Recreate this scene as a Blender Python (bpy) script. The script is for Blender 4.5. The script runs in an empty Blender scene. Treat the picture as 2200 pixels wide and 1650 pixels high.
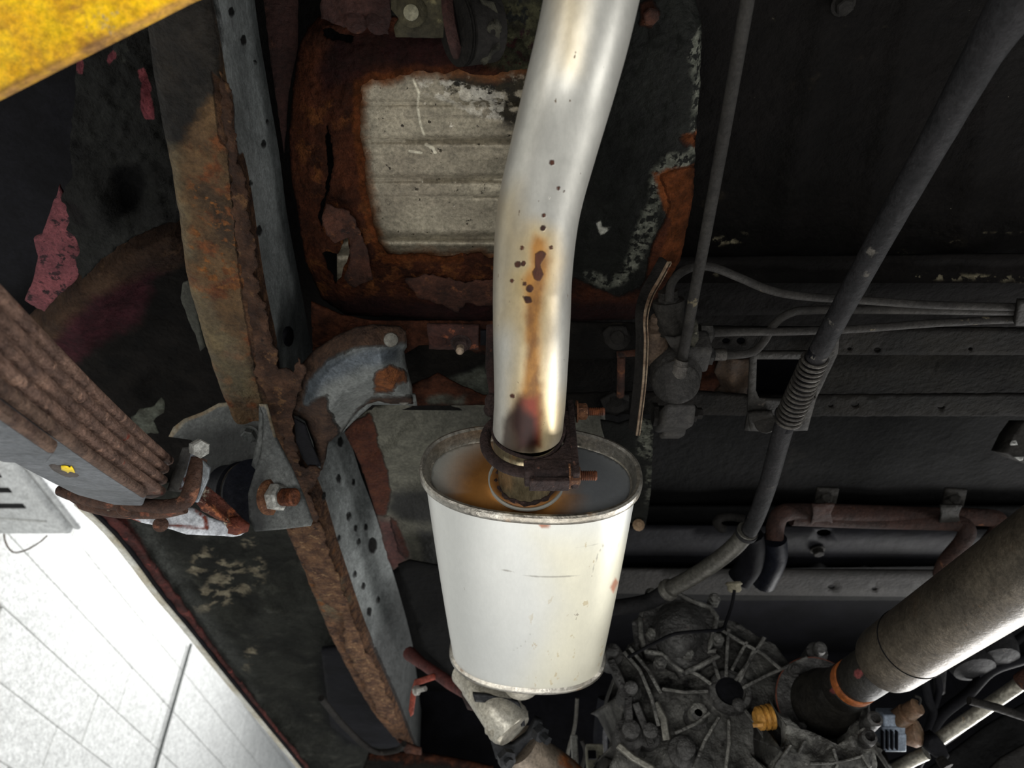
import bpy, bmesh, math, random
import numpy as np
from mathutils import Vector, Matrix, noise
from mathutils.geometry import delaunay_2d_cdt
random.seed(7)
S = bpy.context.scene
COL = S.collection
PI = math.pi
# ------------------------------------------------------------------ camera, world, lights
F = 1652.0                       # focal length for a 2200 px wide frame
PITCH = math.radians(42)
CAM = Vector((0, 0, 1.35))
cd = bpy.data.cameras.new('camera'); cam = bpy.data.objects.new('camera', cd); COL.objects.link(cam)
cam.location = CAM; cam.rotation_euler = (PI/2 + PITCH, 0, 0)
cd.sensor_width = 36; cd.lens = 36*F/2200; cd.clip_start = .01
S.camera = cam
cd.dof.use_dof = True; cd.dof.focus_distance = .66; cd.dof.aperture_fstop = 9.0
S.view_settings.view_transform = 'Standard'; S.view_settings.look = 'None'
S.view_settings.gamma = 1; S.view_settings.use_curve_mapping = False
S.view_settings.exposure = 0.0
S.cycles.max_bounces = 8; S.cycles.diffuse_bounces = 4; S.cycles.glossy_bounces = 5
W = bpy.data.worlds.new('garage_daylight'); S.world = W; W.use_nodes = True
W.node_tree.nodes['Background'].inputs[0].default_value = (.93, .97, 1, 1)
W.node_tree.nodes['Background'].inputs[1].default_value = .26
def area(name, loc, target, sx, sy, power, col=(1, 1, 1)):
    l = bpy.data.lights.new(name, 'AREA'); l.shape = 'RECTANGLE'; l.size = sx; l.size_y = sy
    l.energy = power; l.color = col
    o = bpy.data.objects.new(name, l); COL.objects.link(o); o.location = loc
    o.rotation_euler = (Vector(target)-Vector(loc)).to_track_quat('-Z', 'Y').to_euler()
    return o
area('low_fill_lamp', (-.25, -.65, .5), (0, .9, 1.75), 1.0, .6, 16, (1, .985, .95))  # unseen fill light added below the lens, stands in for floor bounce
area('floor_bounce_fill', (.1, 1.9, .1), (.05, .75, 1.75), 1.8, .8, 25, (1, .985, .955))  # unseen light added as the floor's reflection, brightens the muffler
area('front_right_fill', (1.75, 2.4, .95), (.4, .8, 1.7), 1.1, .8, 60, (1, .99, .97))  # area light added out of view for the driveshaft's bright strip
area('right_side_fill', (1.7, .2, .9), (-.3, .7, 1.85),   .9, .7, 14, (1, .99, .97))  # side light added out of view to lift the rail's inner face
area('wall_tube_lamp', (-1.0, 2.7, 3.5), (-1.75, 2.8, 2.2), 4.2, .3, 60, (1, 1, 1))
area('left_bay_lamp', (-1.35, -.5, 1.2), (-.3, .6, 1.8), .8, .8, 9, (1, .98, .95))

# ------------------------------------------------------------------ pixel <-> space
cp, sp = math.cos(PITCH), math.sin(PITCH)
FW = Vector((0, cp, sp)); UP = Vector((0, -sp, cp)); RT = Vector((1, 0, 0))
def ray(u, v): return FW + RT*((u-1100)/F) + UP*((825-v)/F)
def pd(u, v, d): return CAM + ray(u, v)*d                       # at depth d along the view
def pz(u, v, z):                                                # on the level z metres above the lens
    r = ray(u, v); return CAM + r*(z/r.z)
def py(u, v, y):
    r = ray(u, v); return CAM + r*(y/r.y)
def px_(u, v, x):
    r = ray(u, v); return CAM + r*(x/r.x)
def depth(p): return (Vector(p)-CAM).dot(FW)
def proj(P):                                                    # numpy (n,3) -> u, v
    Q = P-np.array(CAM); d = Q@np.array(FW); d = np.where(d < 1e-4, 1e-4, d)
    return 1100+F*(Q@np.array(RT))/d, 825-F*(Q@np.array(UP))/d
def sdist(u, v, poly):                                          # signed distance, + inside
    poly = np.array(poly, float); n = len(poly)
    best = np.full(u.shape, 1e9); ins = np.zeros(u.shape, bool)
    for i in range(n):
        ax, ay = poly[i]; bx, by = poly[(i+1) % n]
        ex, ey = bx-ax, by-ay
        t = np.clip(((u-ax)*ex+(v-ay)*ey)/(ex*ex+ey*ey+1e-9), 0, 1)
        best = np.minimum(best, np.hypot(u-ax-t*ex, v-ay-t*ey))
        c = ((ay > v) != (by > v)) & (u < (bx-ax)*(v-ay)/((by-ay) if by != ay else 1e-9)+ax)
        ins ^= c
    return np.where(ins, best, -best)
def ldist(u, v, pts):                                           # distance to an open polyline
    best = np.full(u.shape, 1e9)
    for (ax, ay), (bx, by) in zip(pts[:-1], pts[1:]):
        ex, ey = bx-ax, by-ay
        t = np.clip(((u-ax)*ex+(v-ay)*ey)/(ex*ex+ey*ey+1e-9), 0, 1)
        best = np.minimum(best, np.hypot(u-ax-t*ex, v-ay-t*ey))
    return best

# ------------------------------------------------------------------ object helpers
WL = {}
def link(name, me, m, parent=None, origin=None):
    o = bpy.data.objects.new(name, me)
    co = np.empty(len(me.vertices)*3); me.vertices.foreach_get('co', co); co = co.reshape(-1, 3)
    c = Vector(co.mean(0)) if origin is None else Vector(origin)
    me.vertices.foreach_set('co', (co-np.array(c)).ravel())
    if m: me.materials.append(m)
    COL.objects.link(o)
    if parent is not None:
        o.parent = parent; o.location = c-WL[parent.name]
    else: o.location = c
    WL[o.name] = c
    me.update()
    return o
def smooth(me, ang=35):
    me.polygons.foreach_set('use_smooth', [True]*len(me.polygons))
    me.set_sharp_from_angle(angle=math.radians(ang))
def obj(name, V, Fc, m, parent=None, sm=35, bev=0):
    me = bpy.data.meshes.new(name); me.from_pydata([tuple(p) for p in V], [], Fc); me.validate()
    bm = bmesh.new(); bm.from_mesh(me); bmesh.ops.recalc_face_normals(bm, faces=bm.faces); bm.to_mesh(me); bm.free()
    if sm: smooth(me, sm)
    o = link(name, me, m, parent)
    if bev:
        b = o.modifiers.new('bevel', 'BEVEL'); b.width = bev; b.segments = 2; b.limit_method = 'ANGLE'; b.angle_limit = math.radians(40)
    return o
def thing(name, label, cat, loc, group=None):
    o = bpy.data.objects.new(name, None); COL.objects.link(o); o.location = loc; WL[o.name] = Vector(loc)
    o.empty_display_size = .02
    o['label'] = label; o['category'] = cat
    if group: o['group'] = group
    return o
def tag(o, label, cat, group=None):
    o['label'] = label; o['category'] = cat
    if group: o['group'] = group
    return o
def attr(o, name, fn):                                          # fn(u, v, P) -> per-vertex float
    me = o.data; n = len(me.vertices)
    co = np.empty(n*3); me.vertices.foreach_get('co', co); P = co.reshape(-1, 3)+np.array(WL[o.name])
    u, v = proj(P)
    a = me.attributes.new(name, 'FLOAT', 'POINT'); a.data.foreach_set('value', np.asarray(np.asarray(fn(u, v, P), float)+1000., np.float32))  # absent = far outside
def zone(o, name, *polys):
    attr(o, name, lambda u, v, P: np.maximum.reduce([sdist(u, v, p) for p in polys]))
def line_zone(o, name, *lines):                                 # (width, pts)
    attr(o, name, lambda u, v, P: np.maximum.reduce([w-ldist(u, v, p) for w, p in lines]))
def N3(x, y, z=0, s=1): return noise.noise(Vector((x*s, y*s, z*s)))
def resample(poly, step, closed=True, jag=0, seed=0):
    out = []; n = len(poly)
    for i in range(n if closed else n-1):
        a = Vector(poly[i][:2]); b = Vector(poly[(i+1) % n][:2]); L = (b-a).length; k = max(1, int(L/step))
        nn = Vector((-(b-a).y, (b-a).x)).normalized() if L > 0 else Vector((0, 0))
        for j in range(k):
            p = a.lerp(b, j/k)
            if jag: p = p+nn*jag*(N3(p.x, p.y, seed, .045)*1.1+N3(p.x, p.y, seed+9, .15)*.9)
            out.append((p.x, p.y))
    if not closed: out.append(tuple(poly[-1][:2]))
    return out
def cr(pts, n=8, closed=False):                                 # Catmull-Rom through tuples of any size
    P = [np.array(p, float) for p in pts]; out = []; m = len(P)
    rng = range(m if closed else m-1)
    for i in rng:
        if closed: a, b, c, d = P[(i-1) % m], P[i], P[(i+1) % m], P[(i+2) % m]
        else: a, b, c, d = P[max(i-1, 0)], P[i], P[i+1], P[min(i+2, m-1)]
        for j in range(n):
            t = j/n
            out.append(.5*((2*b)+(-a+c)*t+(2*a-5*b+4*c-d)*t*t+(-a+3*b-3*c+d)*t**3))
    if not closed: out.append(P[-1])
    return out
def sheet(name, outline, lift, m, parent=None, step=12, thick=.002, holes=(), jag=0, hjag=0, sm=50, seed=0, origin=None):
    """a plate: outline in picture units, lift(u, v) -> point in space, real thickness behind it"""
    ol = resample(outline, step, jag=jag, seed=seed); hs = [resample(h, step*.7, jag=hjag, seed=seed+3) for h in holes]
    verts = []; edges = []
    for loop in [ol]+hs:
        b = len(verts); verts += [Vector(p) for p in loop]
        edges += [(b+i, b+(i+1) % len(loop)) for i in range(len(loop))]
    xs = [p[0] for p in ol]; ys = [p[1] for p in ol]
    gx, gy = np.meshgrid(np.arange(min(xs)+step/2, max(xs), step), np.arange(min(ys)+step/2, max(ys), step))
    gx[::2] += step*.5
    gx = gx.ravel(); gy = gy.ravel()
    keep = sdist(gx, gy, ol) > step*.45
    for h in hs: keep &= sdist(gx, gy, h) < -step*.35
    verts += [Vector((a, b)) for a, b in zip(gx[keep], gy[keep])]
    R = delaunay_2d_cdt(verts, edges, [], 0, 1e-4, False)
    V2 = R[0]; T = [f for f in R[2]]
    cx = np.array([(V2[f[0]].x+V2[f[1]].x+V2[f[2]].x)/3 for f in T]); cy = np.array([(V2[f[0]].y+V2[f[1]].y+V2[f[2]].y)/3 for f in T])
    k = sdist(cx, cy, ol) > 0
    for h in hs: k &= sdist(cx, cy, h) < 0
    T = [T[i] for i in range(len(T)) if k[i]]
    V = [lift(p.x, p.y) for p in V2]
    a, b, c = (V[i] for i in T[0])
    if (b-a).cross(c-a).dot(CAM-a) < 0: T = [tuple(reversed(t)) for t in T]
    used = sorted({i for t in T for i in t}); mp = {q: i for i, q in enumerate(used)}
    V = [V[i] for i in used]; T = [tuple(mp[i] for i in t) for t in T]
    me = bpy.data.meshes.new(name); me.from_pydata([tuple(p) for p in V], [], T)
    smooth(me, sm)
    o = link(name, me, m, parent, origin)
    if thick:
        s = o.modifiers.new('thickness', 'SOLIDIFY'); s.thickness = thick; s.offset = -1
    return o
def LZ(z): return (lambda u, v: pz(u, v, z(u, v))) if callable(z) else (lambda u, v: pz(u, v, z))
def LY(y): return (lambda u, v: py(u, v, y(u, v))) if callable(y) else (lambda u, v: py(u, v, y))
def LD(d): return (lambda u, v: pd(u, v, d(u, v))) if callable(d) else (lambda u, v: pd(u, v, d))
def frame(d, hint=Vector((0, 0, 1))):
    d = Vector(d).normalized()
    if abs(d.dot(hint)) > .95: hint = Vector((1, 0, 0))
    a = d.cross(hint).normalized(); return a, d.cross(a).normalized(), d
def tube_mesh(pts, r, sides=14, cap=True, flat=(1, 1), hint=None):
    pts = [Vector(p) for p in pts]; n = len(pts)
    rs = r if isinstance(r, (list, tuple, np.ndarray)) else [r]*n
    V = []; Fc = []
    d0 = (pts[1]-pts[0]).normalized(); a, b, _ = frame(d0, hint or Vector((0, 0, 1)))
    for i in range(n):
        d = (pts[min(i+1, n-1)]-pts[max(i-1, 0)]).normalized()
        b = (b-d*b.dot(d)).normalized(); a = b.cross(d).normalized()
        for k in range(sides):
            t = 2*PI*k/sides
            V.append(pts[i]+(a*math.cos(t)*flat[0]+b*math.sin(t)*flat[1])*rs[i])
    for i in range(n-1):
        for k in range(sides):
            Fc.append((i*sides+k, i*sides+(k+1) % sides, (i+1)*sides+(k+1) % sides, (i+1)*sides+k))
    if cap: Fc += [tuple(range(sides)), tuple(reversed(range((n-1)*sides, n*sides)))]
    return V, Fc
def tube(name, pts, r, m, parent=None, sides=14, flat=(1, 1), hint=None, sm=40, cap=True):
    V, Fc = tube_mesh(pts, r, sides, cap, flat, hint); return obj(name, V, Fc, m, parent, sm)
def lathe(name, p0, p1, prof, m, parent=None, sides=24, sm=35, cap=True, rot=0):
    """prof: (t along p0->p1 in metres or None scale, radius)"""
    p0 = Vector(p0); d = (Vector(p1)-p0).normalized(); a, b, d = frame(d); V = []; Fc = []
    for t, r in prof:
        for k in range(sides):
            th = 2*PI*k/sides+rot; V.append(p0+d*t+(a*math.cos(th)+b*math.sin(th))*r)
    n = len(prof)
    for i in range(n-1):
        for k in range(sides): Fc.append((i*sides+k, i*sides+(k+1) % sides, (i+1)*sides+(k+1) % sides, (i+1)*sides+k))
    if cap: Fc += [tuple(range(sides)), tuple(range((n-1)*sides, n*sides))]
    return obj(name, V, Fc, m, parent, sm)
def box(name, c, ax, ay, az, m, parent=None, bev=.001, sm=30):
    """centre and three half-axis vectors"""
    c = Vector(c); V = [c+Vector(ax)*i+Vector(ay)*j+Vector(az)*k for i in (-1, 1) for j in (-1, 1) for k in (-1, 1)]
    Fc = [(0, 1, 3, 2), (4, 6, 7, 5), (0, 4, 5, 1), (2, 3, 7, 6), (0, 2, 6, 4), (1, 5, 7, 3)]
    return obj(name, V, Fc, m, parent, sm, bev)
def prism(name, pts, vec, m, parent=None, bev=.0008, sm=35):
    n = len(pts); V = [Vector(p) for p in pts]+[Vector(p)+Vector(vec) for p in pts]
    Fc = [tuple(range(n)), tuple(range(n, 2*n))]+[(i, (i+1) % n, n+(i+1) % n, n+i) for i in range(n)]
    return obj(name, V, Fc, m, parent, sm, bev)
def hexbolt(p, d, r, m, parent, head=None, washer=True, name='bolt', rot=.3):
    h = head or r*.9
    prof = []
    o = lathe(name, p, Vector(p)+Vector(d), [(0, r), (h*.85, r), (h, r*.82)], m, parent, 6, 25, rot=rot)
    if washer: lathe('washer', Vector(p)-Vector(d).normalized()*r*.22, Vector(p)+Vector(d), [(0, r*1.35), (r*.2, r*1.35)], m, o, 16)
    return o
def thread(name, p0, p1, r, m, parent, pitch=.0017):
    L = (Vector(p1)-Vector(p0)).length; n = int(L/pitch); pr = []
    for i in range(n):
        pr += [(i*pitch, r*.78), (i*pitch+pitch*.5, r)]
    pr += [(L, r*.8)]
    return lathe(name, p0, p1, pr, m, parent, 18, 20)

# ------------------------------------------------------------------ materials
def lin(c):
    if isinstance(c, str): c = [int(c[i:i+2], 16) for i in (0, 2, 4)]
    return tuple(((x/255)/12.92 if x/255 < .04045 else ((x/255+.055)/1.055)**2.4) for x in c)+(1,)
def mat(name, c1, c2=None, cs=12, rough=.6, metal=0, bump=.3, bs=90, layers=(), stretch=(1, 1, 1), rvar=.12, detail=8, dist=.0015, spec=.22, grit=.75, gs=260):
    dist *= 3.4
    m = bpy.data.materials.new(name); m.use_nodes = True; nt = m.node_tree; nd = nt.nodes; lk = nt.links; nd.clear()
    out = nd.new('ShaderNodeOutputMaterial'); bs_ = nd.new('ShaderNodeBsdfPrincipled'); lk.new(bs_.outputs[0], out.inputs[0])
    tc = nd.new('ShaderNodeTexCoord'); mp = nd.new('ShaderNodeMapping'); mp.inputs['Scale'].default_value = stretch
    lk.new(tc.outputs['Object'], mp.inputs[0])
    oi = nd.new('ShaderNodeObjectInfo'); om = nd.new('ShaderNodeMath'); om.operation = 'MULTIPLY'; om.inputs[1].default_value = 23; lk.new(oi.outputs['Random'], om.inputs[0])
    va = nd.new('ShaderNodeVectorMath'); va.operation = 'ADD'; lk.new(mp.outputs[0], va.inputs[0]); lk.new(om.outputs[0], va.inputs[1])
    def nz(s, dt=detail, off=0, st=True, ro=.6):
        n = nd.new('ShaderNodeTexNoise'); n.noise_dimensions = '4D'; n.inputs['W'].default_value = off
        n.inputs['Scale'].default_value = s; n.inputs['Detail'].default_value = dt; n.inputs['Roughness'].default_value = ro
        lk.new(va.outputs[0] if st else tc.outputs['Object'], n.inputs['Vector']); return n.outputs['Fac']
    def mth(op, a, b=None, cl=False):
        n = nd.new('ShaderNodeMath'); n.operation = op; n.use_clamp = cl
        for i, x in enumerate((a, b)):
            if x is None: continue
            if isinstance(x, (int, float)): n.inputs[i].default_value = x
            else: lk.new(x, n.inputs[i])
        return n.outputs[0]
    def mix(f, a, b, col=True):
        n = nd.new('ShaderNodeMix'); n.data_type = 'RGBA' if col else 'FLOAT'
        i0, i1, i2, o = (0, 6, 7, 2) if col else (0, 2, 3, 0)
        for i, x in ((i0, f), (i1, a), (i2, b)):
            if isinstance(x, (int, float, tuple)): n.inputs[i].default_value = x
            else: lk.new(x, n.inputs[i])
        return n.outputs[o]
    def ramp(x, a, b):
        n = nd.new('ShaderNodeMapRange'); n.inputs[1].default_value = a; n.inputs[2].default_value = b
        n.interpolation_type = 'SMOOTHSTEP'
        lk.new(x, n.inputs[0]); return n.outputs[0]
    f = ramp(nz(cs), .32, .68)
    col = mix(f, lin(c1), lin(c2 or c1))
    rg = mth('ADD', mth('MULTIPLY', mth('SUBTRACT', nz(cs*2.7, off=5), .5), rvar*2), rough)
    mt = metal
    h = mth('MULTIPLY', nz(bs, off=3), bump)
    for i, L in enumerate(layers):
        if not L.get('a') and L['t'] >= .66: L['t'] -= .045
        s = L.get('s', 60); amp = L.get('amp', 12); soft = L.get('soft', 5)
        nn = mth('SUBTRACT', nz(s, off=11+i*7, ro=.65, st=L.get('st', True)), .5)
        if L.get('a'):
            at = nd.new('ShaderNodeAttribute'); at.attribute_name = L['a']
            x = mth('ADD', mth('SUBTRACT', at.outputs['Fac'], 1000.), mth('MULTIPLY', nn, amp*2))
            k = ramp(x, -soft/2+L.get('o', 0), soft/2+L.get('o', 0))
            if L.get('t') is not None:                          # also broken up by a second noise
                k = mth('MULTIPLY', k, ramp(nz(L.get('ts', 90), off=40+i), L['t'], L['t']+L.get('tsoft', .06)))
        else:
            k = ramp(nn, L['t']-.5, L['t']-.5+L.get('tsoft', .06))
        if 'op' in L: k = mth('MULTIPLY', k, L['op'])
        lc = mix(ramp(nz(L.get('cs', 70), off=20+i), .35, .65), lin(L['c'][0]), lin(L['c'][1] if len(L['c']) > 1 else L['c'][0]))
        col = mix(k, col, lc); rg = mix(k, rg, L.get('rough', .85), False); mt = mix(k, mt, L.get('metal', 0), False)
        if 'h' in L: h = mth('ADD', h, mth('MULTIPLY', k, mth('ADD', mth('MULTIPLY', nz(L.get('hs', 180), off=30+i), L.get('hn', .8)), L['h'])))
    if grit:                                                    # fine pitting and dust in the surface colour
        g = mth('ADD', mth('MULTIPLY', ramp(nz(gs, off=77, ro=.75), .34, .66), .8*grit), 1-.5*grit)
        g = mth('MULTIPLY', g, mth('ADD', mth('MULTIPLY', ramp(nz(gs*.22, off=78, ro=.7), .3, .7), .6*grit), 1-.35*grit))
        cb = nd.new('ShaderNodeVectorMath'); cb.operation = 'SCALE'; lk.new(col, cb.inputs[0]); lk.new(g, cb.inputs['Scale']); col = cb.outputs[0]
    lk.new(col, bs_.inputs['Base Color'])
    for x, i in ((rg, 'Roughness'), (mt, 'Metallic')):
        if isinstance(x, (int, float)): bs_.inputs[i].default_value = x
        else: lk.new(x, bs_.inputs[i])
    bs_.inputs['Specular IOR Level'].default_value = spec
    b = nd.new('ShaderNodeBump'); b.inputs['Distance'].default_value = dist; b.inputs['Strength'].default_value = 1
    lk.new(h, b.inputs['Height']); lk.new(b.outputs[0], bs_.inputs['Normal'])
    return m
RUST = ('6b3a22', '3c2015'); RUSTO = ('a5562a', '5c2d18'); RUSTD = ('3f241c', '24150f')
M = {}
M['rust'] = mat('rust', '4c2d20', '281812', 30, .85, 0, .9, 120, [dict(t=.56, c=('643e26', '4c2f1e'), s=55), dict(t=.6, c=('1f1613',), s=40, tsoft=.04)], dist=.003)
M['rust_dark'] = mat('rust_dark', '3a2420', '1d1412', 40, .85, 0, .9, 160, [dict(t=.58, c=('5a3526', '3c2822'), s=90)], dist=.002)
M['black'] = mat('black_undercoat', '0b0a09', '131211', 14, .75, 0, .8, 150, [dict(t=.66, c=('3a372f', '272520'), s=55, tsoft=.1), dict(t=.74, c=('7b776a',), s=260, tsoft=.03)], dist=.002, spec=0.08)
M['dusty'] = mat('dusty_black_steel', '131210', '1e1c1a', 20, .75, .1, .6, 150, [dict(t=.62, c=('3a3630', '2d2925'), s=40, tsoft=.12), dict(t=.74, c=('6a655a',), s=220, tsoft=.03)], spec=0.12)
M['void'] = mat('black_rubber_and_void', '08080a', '101014', 10, .7, 0, .3, 60, spec=0.08)  # rubber parts, and the painted darkness of holes, gaps and slots
M['navy'] = mat('dark_plastic', '0b0d14', '15161b', 8, .5, 0, .3, 60, spec=0.08)
M['hose'] = mat('grey_rubber_hose', '161617', '201f20', 30, .65, 0, .5, 130, [dict(t=.66, c=('4d4a45',), s=50), dict(t=.76, c=('b5b0a4',), s=240, tsoft=.03)], spec=0.12)
M['cable'] = mat('dusty_cable', '2a2825', '1d1b19', 25, .78, .1, .5, 160, [dict(t=.62, c=('57503f',), s=60), dict(t=.74, c=('8a8474',), s=200)])
M['brass'] = mat('brown_plastic', '54401f', '7d6231', 60, .6, .2, .3, 90)
M['zinc'] = mat('zinc_plated', 'a5a59f', '7f7f7a', 160, .5, .3, .4, 300, [dict(t=.6, c=('7a4426', '4c2c1d'), s=120)])
M['nutr'] = mat('rusty_nut', '6e4a32', '4a3022', 120, .75, .2, .6, 300, [dict(t=.6, c=('b98a68',), s=200)])
M['threadr'] = mat('rusty_thread', '6e3f26', '3a231a', 120, .65, .3, .3, 300)
M['clampd'] = mat('dark_rust_clamp', '2b2221', '3d302d', 70, .8, .3, 1.0, 260, [dict(t=.6, c=('5c4238',), s=160), dict(t=.72, c=('9a8d86',), s=400)], dist=.0015)
M['spring'] = mat('rusty_leaf', '735a4d', '4d3b33', 40, .5, .3, .8, 150, [dict(t=.58, c=('7a6152', '8a6a58'), s=70, rough=.5), dict(t=.62, c=('6e2f1f',), s=35), dict(t=.72, c=('9b9186',), s=140)], dist=.002)

print('base ok')
# ------------------------------------------------------------------ garage: wall, pipe, cabinet
WX = -1.75
M['wall'] = mat('white_paint_wall', 'ecedea', 'e2e3e0', 5, .7, 0, .7, 45, [dict(t=.66, c=('aeb0ac', '9a9c98'), s=22, tsoft=.12, op=.6)], dist=.004)
M['joint'] = mat('painted_joint', 'dcddd9', 'cfd0cc', 12, .8, 0, .5, 40)
wall = box('wall_left', (WX-.08, 2.2, 1.6), (.06, 0, 0), (0, 4.6, 0), (0, 0, 1.6), M['joint'], bev=0)
wall['kind'] = 'structure'
for row in range(0, 9):
    z0 = 1.55+row*.2
    for k in range(0, 13):
        y0 = 1.0+k*.42+(row % 2)*.21+.03*N3(row, k*3.1)
        c = pz  # placed by course and column on the wall
        w = .209; hgt = .099
        o = box('block', (WX-.016+.002*N3(row*2.3, k*1.7), y0, z0+.1), (.016, 0, 0), (0, w, 0), (0, 0, hgt), M['wall'], wall, bev=.004)
M['cond'] = mat('grey_conduit', '4c4e4d', '5a5c5a', 6, .5, .2, .2, 60)
pa = px_(410, 1385, WX+.02); 
cond = tube('conduit', [(WX+.02, pa.y, 1.5), (WX+.02, pa.y, pa.z), (WX+.02, pa.y+.0, pa.z+.004)], .008, M['cond'])
cond.select_set(False)
cond['label'] = 'thin grey conduit running down the white block wall'; cond['category'] = 'pipe'
M['wpaint'] = mat('white_enamel', 'e3e5e4', 'd8dad9', 6, .35, 0, .1, 40)
M['slot'] = mat('dark_slot', '131313', '1c1c1c', 10, .8)
c0 = pd(155, 1150, 2.5); zx = c0.x; zy = c0.y; zz = c0.z
cab = thing('wall_cabinet', 'white enamelled cabinet with dark louvre slots high on the wall', 'cabinet', (WX+.15, zy-.4, zz))
box('body', ((WX+zx)/2, zy-.42, zz+.14), ((zx-WX)/2, 0, 0), (0, .42, 0), (0, 0, .14), M['wpaint'], cab, .012)
box('front_panel', (zx+.012, zy-.40, zz+.15), (.012, 0, 0), (0, .40, 0), (0, 0, .135), M['wpaint'], cab, .01)
for a, b, v in ((-30, 22, 1053), (-30, 52, 1087), (-30, 0, 1020)):
    p = pz(a, v, zz-CAM.z-.001); q = pz(b, v, zz-CAM.z-.001)
    box('louvre_slot', (p+q)/2, ((q-p).x/2, 0, 0), (0, .012, 0), (0, 0, .002), M['slot'], cab, .001)
p = pz(-20, 1113, zz-CAM.z-.002); q = pz(100, 1121, zz-CAM.z-.002)
box('seam', (p+q)/2, ((q-p)/2), (0, .003, 0), (0, 0, .001), M['joint'], cab, 0)
lp = [pd(u, v, 2.55) for u, v in cr([(8, 1138), (12, 1165), (28, 1186), (55, 1182), (85, 1165), (102, 1150)], 6)]
t = tube('drain_cord', lp, .0028, mat('brown_cord', '5c4a3a', '4a3c30', 20), sides=8)
tag(t, 'thin brown cord looping below the white wall cabinet', 'cord')

# ------------------------------------------------------------------ underbody shell of the vehicle
zp = .72
def panf(u, v):
    return zp-.006*math.exp(-((u+v*.2-1960)/22)**2)-.006*math.exp(-((u+v*.2-2170)/30)**2)-.006*math.exp(-((u+v*.2-1780)/26)**2)
pan_ol = [(330, -700), (3000, -700), (3000, 720), (2500, 722), (560, 722), (400, 500)]
M['pan'] = mat('floor_pan_undercoat', '070605', '0d0b0a', 9, .78, 0, .45, 90,
    [dict(t=.62, c=('29241b', '201c16'), s=14, tsoft=.15), dict(a='edge', amp=7, s=70, soft=9, t=.5, c=('6b6553', '3c372b')), dict(t=.75, c=('858070',), s=240, tsoft=.03)], dist=.003, spec=0.06)
pan = sheet('floor_pan', pan_ol, LZ(panf), M['pan'], step=22, thick=.004)
line_zone(pan, 'edge', (5, [(1660, 45), (1700, 48), (1830, 50), (1940, 52)]), (4, [(1930, 545), (2070, 515), (2100, 502), (2250, 508)]), (5, [(1900, 592), (2080, 600), (2250, 605)]),
          (10, [(1525, 520), (1570, 515), (1600, 508)]), (7, [(2100, 600), (2185, 602)]))
tag(pan, 'black undercoated floor pan with shallow ribs above the cables', 'floor pan')
bl = hexbolt(pz(1812, 10, zp-.01), (0, 0, -1), .008, M['dusty'], pan)
# raised cross step of the pan in front of the crossmember gap
st = sheet('pan_step', [(1200, 560), (1500, 555), (2500, 545), (2500, 668), (1900, 672), (1200, 684)], LZ(lambda u, v: .685-.01*math.exp(-((v-612)/16)**2)+.004*N3(u, v, 3, .012)), M['pan'], pan, 14, .004)
line_zone(st, 'edge', (6, [(1960, 592), (2080, 596), (2250, 601)]), (5, [(1500, 585), (1540, 588)]))
M['panel2'] = mat('front_floor_undercoat', '060606', '0a0a0a', 7, .82, 0, .35, 80,
    [dict(t=.6, c=('1d1b18', '181613'), s=10, tsoft=.15), dict(t=.77, c=('5c5850',), s=230, tsoft=.03)], dist=.003, spec=0.06)
p2 = sheet('front_floor_panel', [(700, 880), (2700, 880), (2700, 1110), (2300, 1115), (1000, 1120), (700, 1000)], LZ(lambda u, v: .68+.004*N3(u, v, 1, .008)), M['panel2'], step=24, thick=.004)
tag(p2, 'dull black front floor panel beyond the crossmember', 'floor pan')
def bb(u, v): return .64 if v < 1180 else .62
p3 = sheet('toe_panel', [(880, 1380), (2700, 1380), (2700, 1760), (880, 1760)], LY(lambda u, v: 1.9), M['void'], step=60, thick=.004)
tag(p3, 'dark toe board panel behind the gearbox and pipes', 'body panel')
rf = sheet('tunnel_roof', [(880, 1090), (2700, 1090), (2700, 1290), (880, 1290)], LZ(.66), M['panel2'], p3, 40, .004)
# flanges of the front cross channel (v 1110-1290)
ch = thing('front_channel', 'black pressed channel with a row of round holes beside the rusty pipes', 'crossmember', pz(1900, 1260, .6))
def hole(u, v, r, e=.8): return [(u+r*math.cos(t*PI/5), v+r*e*math.sin(t*PI/5)) for t in range(10)]
sheet('channel_web', [(1310, 1130), (1600, 1132), (2200, 1140), (2200, 1215), (1310, 1225)], LZ(.64), M['void'], ch, 24, .003, [hole(1683, 1211, 8), hole(1770, 1145, 16, .5)])
sheet('channel_flange', [(1300, 1222), (2150, 1228), (2080, 1284), (1300, 1275)], LZ(.62), M['dusty'], ch, 16, .003, [hole(1786, 1261, 8, .6), hole(1878, 1265, 6, .6), hole(1976, 1270, 8, .6)])
hexbolt(pz(1757, 1183, .635), (0, 0, -1), .009, M['dusty'], ch)

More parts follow.
